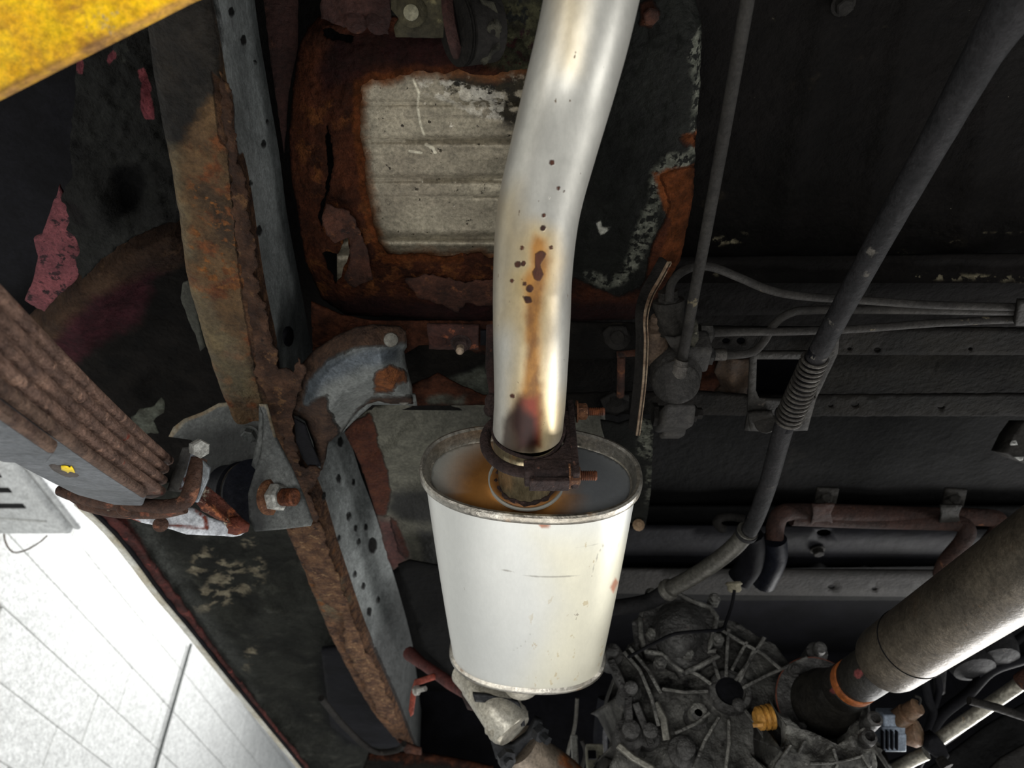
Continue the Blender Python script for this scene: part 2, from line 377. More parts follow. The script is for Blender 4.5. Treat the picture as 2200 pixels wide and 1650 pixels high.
# ------------------------------------------------------------------ main crossmember
cm = thing('crossmember', 'rusted and black box crossmember spanning under the floor behind the muffler', 'crossmember', pz(1400, 780, .57))
M['cmx'] = mat('crossmember_steel', '0d0c0b', '171512', 16, .8, 0, .6, 130,
    [dict(t=.64, c=('2b2721', '1f1c18'), s=40, tsoft=.1),
     dict(a='rust', amp=22, s=55, soft=12, c=('432619', '27160f'), rough=.9, h=.5, cs=60),
     dict(a='grey', amp=16, s=50, soft=20, c=('4b4e46', '35362f'), rough=.7)], dist=.003, spec=0.06)
fl1 = sheet('rear_flange', [(668, 650), (735, 680), (800, 692), (1060, 693), (1400, 697), (1500, 703), (1700, 705), (2400, 708), (2400, 764), (1770, 762), (1620, 760), (1500, 772), (1385, 770), (1050, 772), (985, 742), (900, 742), (870, 760), (700, 745), (672, 760)],
            LZ(lambda u, v: .565), M['cmx'], cm, 9, .003, [hole(1560, 733, 9, .75), hole(1592, 733, 10, .8), hole(1825, 750, 5, .8), hole(2085, 750, 5), hole(1885, 752, 8, .7)], jag=1)
zone(fl1, 'rust', [(600, 640), (1065, 640), (1065, 760), (600, 780)], [(1400, 690), (1420, 690), (1420, 700), (1400, 700)])
zone(fl1, 'grey', [(-10, -10), (-9, -10), (-9, -9)])
web = sheet('web', [(676, 742), (1900, 748), (2400, 752), (2400, 880), (1500, 885), (676, 880)], LZ(lambda u, v: .6+.004*N3(u, v, 2, .01)), M['cmx'], cm, 16, .003, [[(1625, 765), (1745, 765), (1742, 850), (1640, 862), (1622, 850)]])
zone(web, 'rust', [(620, 740), (800, 740), (780, 890), (620, 890)], [(1500, 775), (1610, 775), (1600, 890), (1500, 890)])
zone(web, 'grey', [(955, 820), (1040, 790), (1060, 850), (980, 850)])
fl2 = sheet('front_flange', [(880, 832), (940, 805), (985, 828), (1040, 852), (1300, 846), (1500, 842), (1620, 852), (2400, 846), (2400, 893), (1760, 895), (1300, 890), (1060, 870), (880, 872)], LZ(.568), M['cmx'], cm, 9, .003, [hole(1785, 872, 6, .7), hole(1837, 870, 9, .7), hole(2022, 875, 8, .6)], jag=1.5)
zone(fl2, 'rust', [(870, 790), (1070, 790), (1070, 880), (870, 880)])
zone(fl2, 'grey', [(920, 850), (1000, 852), (1000, 866), (920, 866)])
M['rplate'] = mat('rust_pad', '38201a', '261511', 40, .85, 0, .8, 140, [dict(t=.58, c=('6b3b26',), s=70)], dist=.002)
rp = sheet('weld_pad', [(917, 700), (1028, 702), (1028, 752), (922, 750)], LZ(.558), M['rplate'], cm, 8, .004, jag=1.5)
dd = sheet('pad_stub', [(1032, 712), (1050, 712), (1050, 742), (1032, 742)], LZ(.557), M['void'], cm, 8, .003)
pn = pz(990, 738, .556); nut = hexbolt(pn, (.0, -.15, -1), .008, M['clampd'], cm, name='stud_nut')
lathe('stud_tip', pn+Vector((0, -.001, -.006)), pn+Vector((0, -.012, -.03)), [(0, .004), (.012, .004), (.014, .0025)], mat('pale_stud', '9c8c7a', '6d5c4c', 120, .6, .3), cm, 14)
lathe('washer', pz(940, 728, .558), pz(940, 728, .5), [(0, .009), (.0015, .009), (.002, .007)], M['rplate'], cm, 18)
# bolted ears between pipe and valve
for (u, v, r) in ((1327, 725, .013), (1325, 862, .013)):
    e = lathe('ear', pz(u, v, .56), pz(u, v, .5), [(0, r), (.004, r), (.006, r*.8), (.008, r*.55), (.013, r*.5)], M['dusty'], cm, 16)
sheet('ear_plate', [(1295, 715), (1310, 703), (1345, 703), (1355, 735), (1330, 745), (1300, 738)], LZ(.556), M['dusty'], cm, 7, .003)
sheet('ear_plate', [(1290, 860), (1320, 845), (1352, 850), (1350, 880), (1325, 895), (1300, 885)], LZ(.556), M['dusty'], cm, 7, .003)
lb = thing('link_rod', 'small rusty link rod beside the hanging bracket blade', 'rod', pz(1335, 800, .545))
tube('rod', [pz(1335, 765, .548), pz(1333, 850, .548)], .0042, M['rust'], lb, 10)
tube('cross_pin', [pz(1325, 762, .548), pz(1375, 757, .548)], .0035, M['rust'], lb, 10)
# right hand window bracket on the crossmember
wb = thing('window_bracket', 'black bracket with a square opening that the sprung cable passes', 'bracket', pz(1680, 860, .55))
M['brk'] = mat('bracket_black', '1e1d1b', '2c2a27', 30, .65, .2, .5, 160, [dict(t=.62, c=('45403a',), s=60), dict(t=.75, c=('7c766b',), s=240)], spec=0.12)
sheet('plate', [(1612, 765), (1622, 758), (1770, 758), (1805, 715), (1800, 760), (1752, 860), (1735, 925), (1660, 928), (1600, 925), (1606, 895)], LZ(lambda u, v: .55-.00006*(v-760)), M['brk'], wb, 9, .004, [[(1626, 772), (1742, 772), (1745, 800), (1752, 855), (1720, 860), (1632, 858), (1624, 840)]], jag=.5)
sheet('foot', [(1608, 890), (1660, 888), (1660, 918), (1612, 924)], LZ(.535), M['brk'], wb, 8, .005)
lathe('rivet', pz(1645, 908, .534), pz(1645, 908, .4), [(0, .012), (.003, .011), (.004, .008)], M['brk'], wb, 18)
# tan hanger seen through the crossmember
tb = sheet('tan_bracket', [(1545, 770), (1612, 775), (1600, 888), (1545, 880), (1510, 882), (1520, 860), (1550, 830), (1535, 800)], LZ(lambda u, v: .585-.008*math.exp(-((u-1575)/14)**2)), mat('tan_rust', '3a2c1f', '241b14', 25, .8, .1, .7, 120, dist=.003), step=8, thick=.003, jag=1)
tag(tb, 'tan rusty pressed bracket between valve and window bracket', 'bracket')

# ------------------------------------------------------------------ chassis rail
def curve(pts, z):
    P = sorted([(lambda p: (p.y, p.x))(pz(u, v, z)) for u, v in cr(pts, 6)])
    return np.array([p[0] for p in P]), np.array([p[1] for p in P])
ZB, ZT = .53, .655
Ls = curve([(290, -120), (312, 60), (340, 240), (360, 340), (382, 470), (400, 600), (432, 720), (480, 862), (545, 1000), (610, 1135), (660, 1250), (700, 1350), (745, 1440), (795, 1525), (835, 1575), (868, 1612), (900, 1700)], ZB)
Rs = curve([(415, -120), (452, 30), (478, 180), (500, 320), (525, 450), (548, 600), (568, 700), (592, 800), (612, 900), (645, 1000), (680, 1090), (705, 1180), (738, 1280), (772, 1370), (812, 1450), (850, 1530), (885, 1610), (930, 1700)], ZB)
Ts = curve([(540, -60), (555, 60), (578, 200), (600, 330), (615, 450), (635, 560), (652, 650), (672, 760), (700, 850), (745, 930), (775, 1020), (805, 1100), (835, 1200), (862, 1290), (885, 1380), (895, 1450), (910, 1550), (940, 1640)], ZT)
Ys = np.concatenate([np.arange(.06, 1.9, .0045)])
M['rail'] = mat('rail_grey', '7b7f7e', '656968', 9, .5, .1, .35, 60, [
    dict(t=.72, c=('7e7f7a',), s=160, tsoft=.04),
    dict(a='bottom', amp=10, s=45, soft=3, c=('6b5338', '3b2e22'), cs=22, rough=.8, h=.7, hn=1.6, hs=110),
    dict(a='bottom', amp=9, s=45, soft=3, t=.52, ts=30, tsoft=.1, c=('7d4a27', '53301f'), cs=60, rough=.85),
    dict(a='tar', amp=50, s=35, soft=24, c=('1a1816', '34302b'), cs=45, rough=.6, h=.4, hn=1.6, hs=120),
    dict(a='scale', amp=10, s=60, soft=5, c=('6f4f36', '3b261b'), cs=75, rough=.9, h=1.2, hn=2.2, hs=140),
    dict(a='cream', amp=45, s=30, soft=30, c=('7d7456', '6a6350'), cs=30, rough=.6, op=.5),
    dict(a='orange', amp=40, s=40, soft=30, t=.53, ts=80, c=('8a5a2e', '6a4124'), cs=100, rough=.9),
    dict(a='sidedark', amp=20, s=14, soft=90, c=('1f2020', '2a2b2b'), cs=20, rough=.6, op=.85),  # inner face darker towards the front end and above the gusset arm
    dict(a='pits', amp=2.5, s=120, soft=3, c=('0d0b0a',), rough=.9, h=-2)], dist=.003)
rail = thing('chassis_rail', 'long grey box-section chassis rail with flaking brown rust on its underside', 'chassis rail', (-.27, .9, CAM.z+.53))
V = []; ring = []
CX = [(Ls[0], Ls[1]), (Rs[0], Rs[1]), (Ts[0], Ts[1])]
nb, ns = 16, 16
for y in Ys:
    xl, xr, xt = [np.interp(y, a, b) for a, b in CX]
    row = []
    for i in range(nb+1):
        t = i/nb; x = xl+(xr-xl)*t
        e = min(1, (1-abs(2*t-1))*6)
        n = .0022*N3(x, y, 0, 42)+.0016*N3(x, y, 2, 110)
        row.append((x, y, CAM.z+ZB+(1-e)*.004+n*(1 if y < 1.9 else 0)))
    for i in range(1, ns+1):
        t = i/ns; x = xr+(xt-xr)*t-.004*math.sin(t*PI)*0
        row.append((x, y, CAM.z+ZB+(ZT-ZB)*t))
    row += [(xt-.01, y, CAM.z+ZT+.002), (xl+.0, y, CAM.z+ZT+.002)]
    for i in range(1, 4): row.append((xl, y, CAM.z+ZT-(ZT-ZB-.004)*i/4))
    ring.append(len(row)); V += row
w = ring[0]; Fc = []
for j in range(len(Ys)-1):
    for i in range(w):
        Fc.append((j*w+i, j*w+(i+1) % w, (j+1)*w+(i+1) % w, (j+1)*w+i))
# drilled holes: drop side-face quads inside hole spots
me = bpy.data.meshes.new('box_section'); me.from_pydata(V, [], Fc)
smooth(me, 50)
hs = [(497, 28, 6), (523, 88, 6), (566, 310, 5), (556, 497, 6), (620, 723, 11), (731, 951, 6), (727, 1030, 5), (695, 1067, 5), (759, 1037, 4), (749, 1110, 5), (785, 1134, 4), (727, 1158, 4), (770, 1165, 4), (764, 1135, 4), (800, 1173, 9), (762, 1235, 4), (780, 1260, 4), (793, 1315, 5), (812, 1290, 4), (574, 262, 3), (538, 395, 4), (548, 135, 3)]
rb = link('box_section', me, M['rail'], rail)
co = np.array([(v.co.x, v.co.y, v.co.z) for v in me.vertices])+np.array(WL[rb.name]); U, Vv = proj(co)
attr(rb, 'bottom', lambda u, v, P: np.where((P[:, 2] < CAM.z+ZB+.012), 30, -30.)-0.0*u)
def under(f): return lambda u, v, P: np.where(P[:, 2] < CAM.z+ZB+.03, f(u, v), -60)
attr(rb, 'tar', under(lambda u, v: sdist(u, v, [(250, -200), (470, -200), (470, 180), (400, 300), (320, 330), (300, 100)])))
attr(rb, 'scale', under(lambda u, v: np.maximum.reduce([sdist(u, v, [(490, 330), (560, 330), (600, 800), (660, 960), (640, 1010), (560, 860), (520, 640)]), sdist(u, v, [(600, 840), (660, 960), (740, 1110), (800, 1380), (900, 1600), (840, 1600), (700, 1390), (600, 1140), (560, 1000)]), sdist(u, v, [(455, 150), (500, 200), (505, 330), (470, 300)])])))
attr(rb, 'cream', under(lambda u, v: np.maximum(sdist(u, v, [(395, 600), (450, 640), (500, 720), (560, 860), (430, 860)]), np.maximum(sdist(u, v, [(340, 300), (380, 320), (420, 560), (390, 560)]), sdist(u, v, [(685, 1270), (735, 1255), (750, 1290), (725, 1320), (690, 1330)])))))
attr(rb, 'orange', under(lambda u, v: np.maximum(sdist(u, v, [(400, 380), (500, 420), (540, 620), (430, 640)]), sdist(u, v, [(630, 1180), (720, 1180), (760, 1330), (680, 1320)]))))
attr(rb, 'sidedark', lambda u, v, P: np.where(P[:, 2] < CAM.z+ZB+.012, -200, np.maximum.reduce([v-1400., (u-848)*1.3+20*0, -60+0*u]) if False else np.maximum(sdist(u, v, [(835, 1250), (780, 1400), (840, 1700), (1100, 1700), (1000, 1250)]), sdist(u, v, [(640, 560), (600, 700), (690, 800), (760, 760), (700, 560)])-20)))
attr(rb, 'pits', lambda u, v, P: np.maximum.reduce([r-np.hypot((u-a), (v-b)*.55) for a, b, r in hs]))
hb = sheet('bored_hole', [(620+11*math.cos(t), 723+22*math.sin(t)) for t in np.linspace(0, 2*PI, 14)[:-1]], lambda u, v: px_(u, v, float(np.interp(pz(u, v, .6).y, *CX[1]))+.012), M['void'], rail, 8, .001)
M['scale3'] = mat('brown_scale', '5c4130', '35241b', 50, .9, 0, 1.2, 130, [dict(t=.56, c=('6f5034',), s=70), dict(t=.62, c=('241712',), s=60)], dist=.005)
# scale flakes standing proud along the inner edge of the rail
def fz(u, v): return ZB-.004-.003*N3(u, v, 4, .05)
f1 = sheet('rust_scale', [(470, 150), (492, 190), (500, 240), (512, 350), (528, 380), (530, 440), (545, 520), (552, 600), (575, 690), (600, 790), (628, 800), (640, 770), (655, 800), (632, 860), (630, 930), (645, 1000), (690, 1010), (665, 1060), (690, 1130), (670, 1120), (640, 1040), (612, 960), (585, 880), (548, 800), (540, 700), (520, 600), (505, 500), (500, 420), (490, 330), (478, 250)], LZ(fz), M['scale3'], rail, 6, .002, jag=7)
M['scale2'] = mat('flaky_scale', '705239', '40291d', 60, .9, 0, 1.2, 120, [dict(t=.56, c=('86694a',), s=90), dict(t=.6, c=('2e1d16',), s=70)], dist=.005)
f2 = sheet('rust_scale', [(622, 1140), (690, 1120), (710, 1200), (745, 1290), (780, 1385), (815, 1450), (850, 1530), (855, 1560), (820, 1540), (780, 1470), (745, 1400), (735, 1320), (690, 1290), (665, 1240), (640, 1190)], LZ(fz), M['scale2'], rail, 6, .002, jag=6)

# left side: dark inner wheel arch and body panels
M['tarry'] = mat('tarry_panel', '2a2b29', '1b1b1a', 10, .75, 0, 1.0, 90, [
    dict(t=.6, c=('393a36', '32332f'), s=30, tsoft=.12), dict(a='pink', amp=14, s=45, soft=4, c=('7a3f44', '63333a'), cs=120, rough=.8),
    dict(a='pits', amp=14, s=30, soft=16, c=('0c0c0c',), rough=.5), dict(t=.75, c=('8f8f88',), s=260, tsoft=.03)], dist=.006, spec=0.06)
def tz(u, v):
    z = .60+.006*N3(u, v, 0, .012)+.004*N3(u, v, 5, .045)
    z -= .02*math.exp(-(((u-205)/55)**2+((v-445)/50)**2)); z += .02*math.exp(-(((u-275)/35)**2+((v-420)/50)**2))
    z += .00012*max(0, 300-u)
    return z
tp = sheet('tarred_body_panel', [(205, -60), (420, -60), (420, 480), (385, 470), (330, 490), (270, 515), (215, 560), (175, 600), (160, 550), (135, 480), (130, 420), (155, 380), (150, 300), (160, 220), (165, 130), (190, 60)], LZ(tz), M['tarry'], step=7, thick=.004, jag=4)
zone(tp, 'pink', [(300, 200), (312, 160), (322, 180), (332, 255), (310, 262), (302, 230)], [(225, 130), (245, 108), (250, 120), (235, 145)], [(295, 150), (312, 145), (318, 170), (300, 172)], [(160, 130), (178, 128), (175, 160), (165, 155)])
zone(tp, 'pits', [(235, 360), (300, 355), (318, 400), (290, 455), (250, 470), (255, 420)], [(150, 300), (172, 300), (178, 345), (155, 345)], [(140, 430), (175, 440), (190, 490), (160, 480)])
tag(tp, 'black tarred body panel with small pink paint patches beside the rail', 'body panel')
M['pink'] = mat('pink_primer', '7d4549', '62343a', 20, .8, 0, .8, 160, [dict(t=.545, c=('3a2026', '1e1516'), s=90, tsoft=.05)], dist=.004)
pk = sheet('pink_panel', [(127, 400), (140, 430), (165, 500), (180, 560), (165, 600), (120, 640), (95, 670), (52, 645), (75, 590), (80, 550), (72, 512), (90, 505), (105, 460)], LZ(lambda u, v: .615+.004*N3(u, v, 1, .02)), M['pink'], step=8, thick=.004, jag=2)
tag(pk, 'bare pink painted corner of the wheel arch panel', 'body panel')
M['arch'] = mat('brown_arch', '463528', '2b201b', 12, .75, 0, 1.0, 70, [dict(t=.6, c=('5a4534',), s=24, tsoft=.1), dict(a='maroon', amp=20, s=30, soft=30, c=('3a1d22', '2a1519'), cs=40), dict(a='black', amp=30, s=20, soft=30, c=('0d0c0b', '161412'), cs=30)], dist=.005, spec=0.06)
def az(u, v):
    t = ((u-120)*.62+(v-700)*.78)                                     # distance below the lip
    s = sdist(np.array([u]), np.array([v]), [(60, 720), (150, 600), (260, 520), (380, 470), (400, 470), (400, 560), (300, 610), (180, 740)])[0]
    return .655+(.03 if s < -20 else .03-.03*min(1, (s+20)/50))+.004*N3(u, v, 0, .02)
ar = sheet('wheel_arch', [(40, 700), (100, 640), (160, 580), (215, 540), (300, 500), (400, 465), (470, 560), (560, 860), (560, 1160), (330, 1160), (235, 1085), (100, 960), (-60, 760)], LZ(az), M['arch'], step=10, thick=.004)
attr(ar, 'maroon', lambda u, v, P: sdist(u, v, [(110, 740), (200, 640), (330, 580), (380, 590), (330, 680), (180, 800)]))
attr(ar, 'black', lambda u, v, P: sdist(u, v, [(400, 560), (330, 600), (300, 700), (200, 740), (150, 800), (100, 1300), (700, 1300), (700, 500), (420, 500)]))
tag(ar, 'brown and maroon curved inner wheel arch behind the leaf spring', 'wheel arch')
sp_ = sheet('mud_splash', [(285, 900), (300, 880), (330, 872), (345, 858), (355, 862), (350, 885), (330, 905), (340, 930), (300, 935)], LZ(.648), M['cmx'], ar, 7, .002, jag=5)
zone(sp_, 'grey', [(280, 850), (360, 850), (360, 940), (280, 940)])
dk = sheet('wheel_well', [(-500, -200), (230, -200), (230, 640), (60, 700), (-500, 700)], LZ(.72), M['void'], step=60, thick=.004)
tag(dk, 'black hollow of the wheel well at the left edge', 'wheel well')
sk = sheet('hanging_tab', [(392, 610), (405, 605), (420, 640), (428, 700), (440, 745), (430, 755), (420, 720), (405, 690), (388, 640)], LZ(.56), mat('greenish_tab', '3a3b34', '2a2a25', 30, .7, .1, .6, 120), step=6, thick=.003, jag=1)
tag(sk, 'narrow grey-green tab hanging behind the rail edge', 'bracket')

# floor on the outer side of the rail, sill and white wing edge
M['outer'] = mat('outer_floor_mud', '191a18', '2a2b27', 9, .8, 0, 1.0, 70, [
    dict(t=.53, c=('3c3d38', '30302a'), s=16, tsoft=.16),
    dict(a='mud', amp=34, s=18, soft=16, t=.5, ts=34, c=('6e6858', '544e41'), cs=60, rough=.95),
    dict(a='grey', amp=25, s=12, soft=60, c=('4c4e4b',), rough=.8, op=.8),
    dict(a='redd', amp=10, s=40, soft=14, c=('5a2a26', '3c1c19'), cs=60),
    dict(a='deep', amp=14, s=20, soft=40, c=('07080c',), rough=.6),
    dict(t=.76, c=('8e8b80',), s=230, tsoft=.03)], dist=.005, spec=0.06)
def oz(u, v):
    r = math.hypot((u-650)*1.0, (v-1480)*.8)
    return .655+.012*math.sin(r*.035)*math.exp(-((u-600)/180)**2)+.016*N3(u, v, 1, .010)+.005*N3(u, v, 6, .035)
of = sheet('outer_floor', [(150, 1040), (560, 1040), (640, 1140), (720, 1300), (800, 1450), (900, 1600), (960, 1700), (690, 1700), (610, 1610), (500, 1470), (400, 1345), (300, 1215), (210, 1115)], LZ(oz), M['outer'], step=9, thick=.004)
zone(of, 'mud', [(400, 1310), (450, 1240), (470, 1200), (520, 1210), (560, 1200), (570, 1250), (500, 1290), (430, 1325)], [(400, 1230), (420, 1190), (450, 1170), (470, 1180), (430, 1240)], [(520, 1160), (545, 1155), (545, 1175), (525, 1175)], [(520, 1440), (545, 1380), (560, 1370), (540, 1440)])
zone(of, 'grey', [(260, 1120), (330, 1130), (420, 1300), (520, 1430), (560, 1540), (430, 1370)])
zone(of, 'redd', [(200, 1090), (270, 1110), (330, 1210), (400, 1310), (480, 1420), (600, 1590), (560, 1560), (400, 1350), (300, 1225)])
zone(of, 'deep', [(700, 1390), (780, 1440), (870, 1580), (860, 1605), (740, 1600), (700, 1550), (690, 1450)])
tag(of, 'mud-splashed black floor panel between the rail and the sill', 'floor pan')
M['sillr'] = mat('red_rust_sill', '4d2420', '2a1512', 30, .85, 0, 1.0, 120, [dict(t=.57, c=('75302c', '58302a'), s=45), dict(t=.62, c=('171010',), s=35)], dist=.004)
sill = thing('sill_flange', 'long sill edge with red rust inside and a white painted outer lip', 'sill', pz(400, 1380, .63))
a = [(188, 1090), (250, 1150), (300, 1212), (350, 1280), (410, 1352), (440, 1390), (520, 1490), (620, 1612), (700, 1712)]
sheet('pinch_seam', [(200, 1090), (235, 1100), (275, 1140), (320, 1205), (360, 1255), (400, 1310), (430, 1355), (470, 1410), (640, 1625), (700, 1700), (690, 1700), (620, 1618), (520, 1495), (430, 1382), (350, 1285), (290, 1205), (240, 1145)], LZ(lambda u, v: .635+.004*N3(u, v, 0, .04)), M['sillr'], sill, 6, .006, jag=2.5)
Vs = []
for (u, v) in cr(a, 5):
    p = pz(u, v, .63); Vs.append(p)
M['lip'] = mat('cream_lip', 'c9cac4', 'a9a08a', 14, .5, 0, .3, 60, [dict(t=.68, c=('8a6a3f',), s=18, tsoft=.05)])
def strip(name, pts, off1, off2, m, par, th=.004):
    V = []; 
    for p in pts: V += [p+off1, p+off2, p+off2+Vector((0, 0, th)), p+off1+Vector((0, 0, th))]
    n = len(pts); Fc = []
    for i in range(n-1):
        for k in range(4): Fc.append((4*i+k, 4*i+(k+1) % 4, 4*i+4+(k+1) % 4, 4*i+4+k))
    return obj(name, V, Fc+[(0, 1, 2, 3), (4*n-4, 4*n-3, 4*n-2, 4*n-1)], m, par, 30)
strip('seam_gap', Vs, Vector((.002, 0, .001)), Vector((-.005, 0, .001)), M['void'], sill)
strip('painted_lip', Vs, Vector((-.005, 0, -.002)), Vector((-.022, 0, .004)), M['lip'], sill, .01)
# ------------------------------------------------------------------ closing shell above all of it
shell = sheet('body_shell', [(0, 0), (10, 0), (10, 10), (0, 10)], lambda u, v: Vector((-.60+.22*u, -.35+.2265*v, CAM.z+.80)), M['void'], step=4, thick=.006)
tag(shell, 'black body shell closing the hollows above the floor pans', 'body panel')
side = box('rear_shell_wall', (.5, -.36, CAM.z+.75), (1.12, 0, 0), (0, .006, 0), (0, 0, .07), M['navy'], shell, 0)
inr = sheet('inner_floor', [(600, 870), (1500, 870), (1500, 1160), (1100, 1300), (1000, 1700), (760, 1700), (700, 1200)], LZ(.70), M['panel2'], shell, 26, .004)

# ------------------------------------------------------------------ rusted tray with corrugated aluminium
tray = thing('rusted_tray', 'heavily rusted pressed tray with black coated right half above the exhaust pipe', 'heat shield', pz(1050, 400, .6))
M['tray'] = mat('tray_coat', '0e0f0d', '191a17', 14, .6, 0, .7, 110, [
    dict(t=.72, c=('4a4a42', '33332d'), s=120, tsoft=.05),
    dict(a='chip', amp=14, s=70, soft=14, c=('63645a', '3c3e37'), cs=120, t=.44, ts=160, tsoft=.08),
    dict(a='chip2', amp=8, s=60, soft=5, c=('9a9a90',)),
    dict(a='rust', amp=14, s=55, soft=7, c=('502b1a', '2e1910'), cs=26, rough=.8, h=.9, hn=2.0, hs=130),
    dict(a='edge', amp=16, s=60, soft=10, c=('6b3a1d', '46250f'), cs=60, rough=.85),
    dict(a='bright', amp=22, s=40, soft=20, c=('6b4122', '4c2a18'), cs=70, rough=.9, t=.5, ts=60),
    dict(a='dark', amp=18, s=40, soft=40, c=('261214', '1b0f0e'), cs=40, rough=.8, op=.85),
    dict(a='moss', amp=20, s=50, soft=30, c=('3b3a2a', '1b1a13'), cs=110, t=.42, ts=120, rough=.95)], dist=.0035, spec=0.07)
OUT = [(640, 105), (660, 60), (700, 20), (720, -60), (1480, -60), (1500, 20), (1508, 60), (1503, 200), (1494, 300), (1490, 420), (1474, 500), (1462, 560), (1436, 600), (1412, 640), (1380, 686), (1240, 690), (1060, 692), (860, 682), (740, 675), (690, 640), (655, 560), (640, 460), (625, 380), (620, 300), (628, 200)]
def trz(u, v):
    s = float(sdist(np.array([u]), np.array([v]), OUT)[0])
    z = .612-.012*min(1, max(0, s)/40)**.6
    if u < 740: z += .010*((740-u)/120)
    return z+.003*N3(u, v, 0, .02)+.0018*N3(u, v, 3, .07)
OPEN = [(776, 185), (800, 170), (830, 172), (870, 160), (900, 152), (950, 158), (985, 150), (1020, 160), (1060, 162), (1100, 150), (1150, 150), (1150, 300), (1140, 560), (1100, 552), (1050, 556), (1035, 545), (960, 552), (900, 546), (860, 552), (832, 548), (815, 520), (800, 480), (795, 440), (786, 400), (783, 350), (776, 300), (772, 250), (775, 215)]
H1 = [(702, 262), (712, 300), (716, 340), (712, 380), (704, 420), (696, 450), (692, 500), (683, 470), (690, 440), (700, 410), (703, 350), (697, 300)]
H2 = [(738, 508), (748, 512), (752, 545), (735, 575), (732, 600), (720, 612), (712, 590), (700, 575), (690, 545), (700, 540), (725, 545), (735, 525)]
H3 = [(690, 62), (705, 55), (730, 72), (760, 78), (755, 92), (735, 88), (712, 90), (700, 85)]
tr = sheet('pressed_tray', OUT, LZ(trz), M['tray'], tray, 7, .0025, [OPEN, H1, H2, H3], jag=2, hjag=3.5)
zone(tr, 'rust', [(560, 100), (640, 40), (760, 20), (1120, 90), (1150, 160), (1120, 600), (1240, 600), (1330, 640), (1380, 620), (1400, 540), (1440, 440), (1420, 380), (1450, 365), (1500, 355), (1500, 500), (1440, 700), (560, 720)], [(1460, 300), (1492, 285), (1494, 310), (1470, 318)], [(1375, 10), (1400, 0), (1420, 30), (1400, 60), (1375, 55)])
attr(tr, 'edge', lambda u, v, P: np.where(u > 1000, np.maximum(sdist(u, v, [(1400, 370), (1510, 350), (1510, 420), (1450, 600), (1405, 600), (1440, 480)]), sdist(u, v, [(1460, 295), (1500, 280), (1500, 320)])), 16+sdist(u, v, OPEN)*1.0))
zone(tr, 'bright', [(625, 230), (740, 210), (760, 260), (690, 300), (690, 420), (650, 420)], [(690, 440), (790, 440), (830, 560), (1100, 570), (1060, 640), (800, 640), (740, 640), (700, 560)], [(640, 540), (690, 560), (730, 640), (690, 640)])
zone(tr, 'dark', [(800, 60), (1180, 60), (1180, 148), (800, 150), (700, 200), (680, 150), (720, 80)], [(700, 640), (1500, 645), (1500, 720), (700, 720)])
zone(tr, 'moss', [(1000, 0), (1190, 0), (1150, 180), (1100, 160), (1040, 140), (980, 90)])
zone(tr, 'chip', [(1370, 480), (1395, 430), (1400, 370), (1430, 330), (1490, 330), (1470, 380), (1420, 420), (1405, 500), (1380, 560), (1340, 610), (1290, 620), (1250, 590), (1260, 580), (1310, 600), (1340, 580)], [(1480, 100), (1510, 50), (1512, 360), (1480, 330), (1490, 200)])
zone(tr, 'chip2', [(1282, 480), (1290, 472), (1293, 490), (1312, 488), (1300, 500), (1290, 504)])
M['alu'] = mat('corrugated_aluminium', '928b79', '7a7263', 14, .45, .35, .35, 90, [
    dict(t=.62, c=('a59e8c', '8c8270'), s=24, tsoft=.1, rough=.4, metal=.4),
    dict(t=.66, c=('3a342a', '241f19'), s=130, tsoft=.03, rough=.8),
    dict(t=.70, c=('c9c2b2',), s=110, tsoft=.05, rough=.8),
    dict(a='grime', amp=26, s=45, soft=26, c=('2a2518', '14120e'), cs=80, rough=.8, t=.40, ts=70, tsoft=.1),
    dict(a='white', amp=10, s=90, soft=7, c=('c9c5b8', 'a8a294'), rough=.85, t=.47, ts=110, op=.6),
    dict(a='streak', amp=2, s=90, soft=3, c=('c2bca8',), rough=.8), dict(a='rustin', amp=12, s=60, soft=14, c=('6b4325',), rough=.85)], dist=.0018)
GV = [(222, .0038, 7), (255, .0014, 4), (302, .005, 7), (338, -.0012, 9), (385, .005, 7), (412, -.0015, 9), (425, .0015, 3), (495, -.0012, 7), (511, .005, 4), (526, -.003, 7), (548, .004, 5)]
def alz(u, v):
    k = .55+.45*min(1, max(0, (u-800)/250))
    return .619+sum(a*math.exp(-((v+ (u-900)*.004-g)/w)**2) for g, a, w in GV)*k*1.3+.0012*N3(u, v, 0, .015)
al = sheet('corrugated_sheet', [(724, 120), (1300, 120), (1300, 600), (1150, 620), (724, 620)], LZ(alz), M['alu'], tray, 4.2, .0015, sm=80)
zone(al, 'grime', [(960, 140), (1150, 120), (1160, 280), (1080, 270), (1050, 220), (1010, 215), (960, 190)], [(780, 140), (900, 140), (860, 172), (790, 180)])
zone(al, 'white', [(895, 165), (1000, 180), (1085, 200), (1080, 260), (1020, 250), (960, 220), (905, 200)])
line_zone(al, 'streak', (2.5, [(888, 170), (900, 200), (897, 230), (903, 265), (912, 292)]), (3, [(915, 310), (930, 318), (935, 328)]), (3, [(880, 325), (905, 328)]))
attr(al, 'rustin', lambda u, v, P: 5+0*u-np.minimum(0, 0)-np.abs(sdist(u, v, OPEN))*.5)
bt = hexbolt(pz(1398, 32, .6), (0, 0, -1), .0062, M['rust'], tray, name='rusty_bolt')
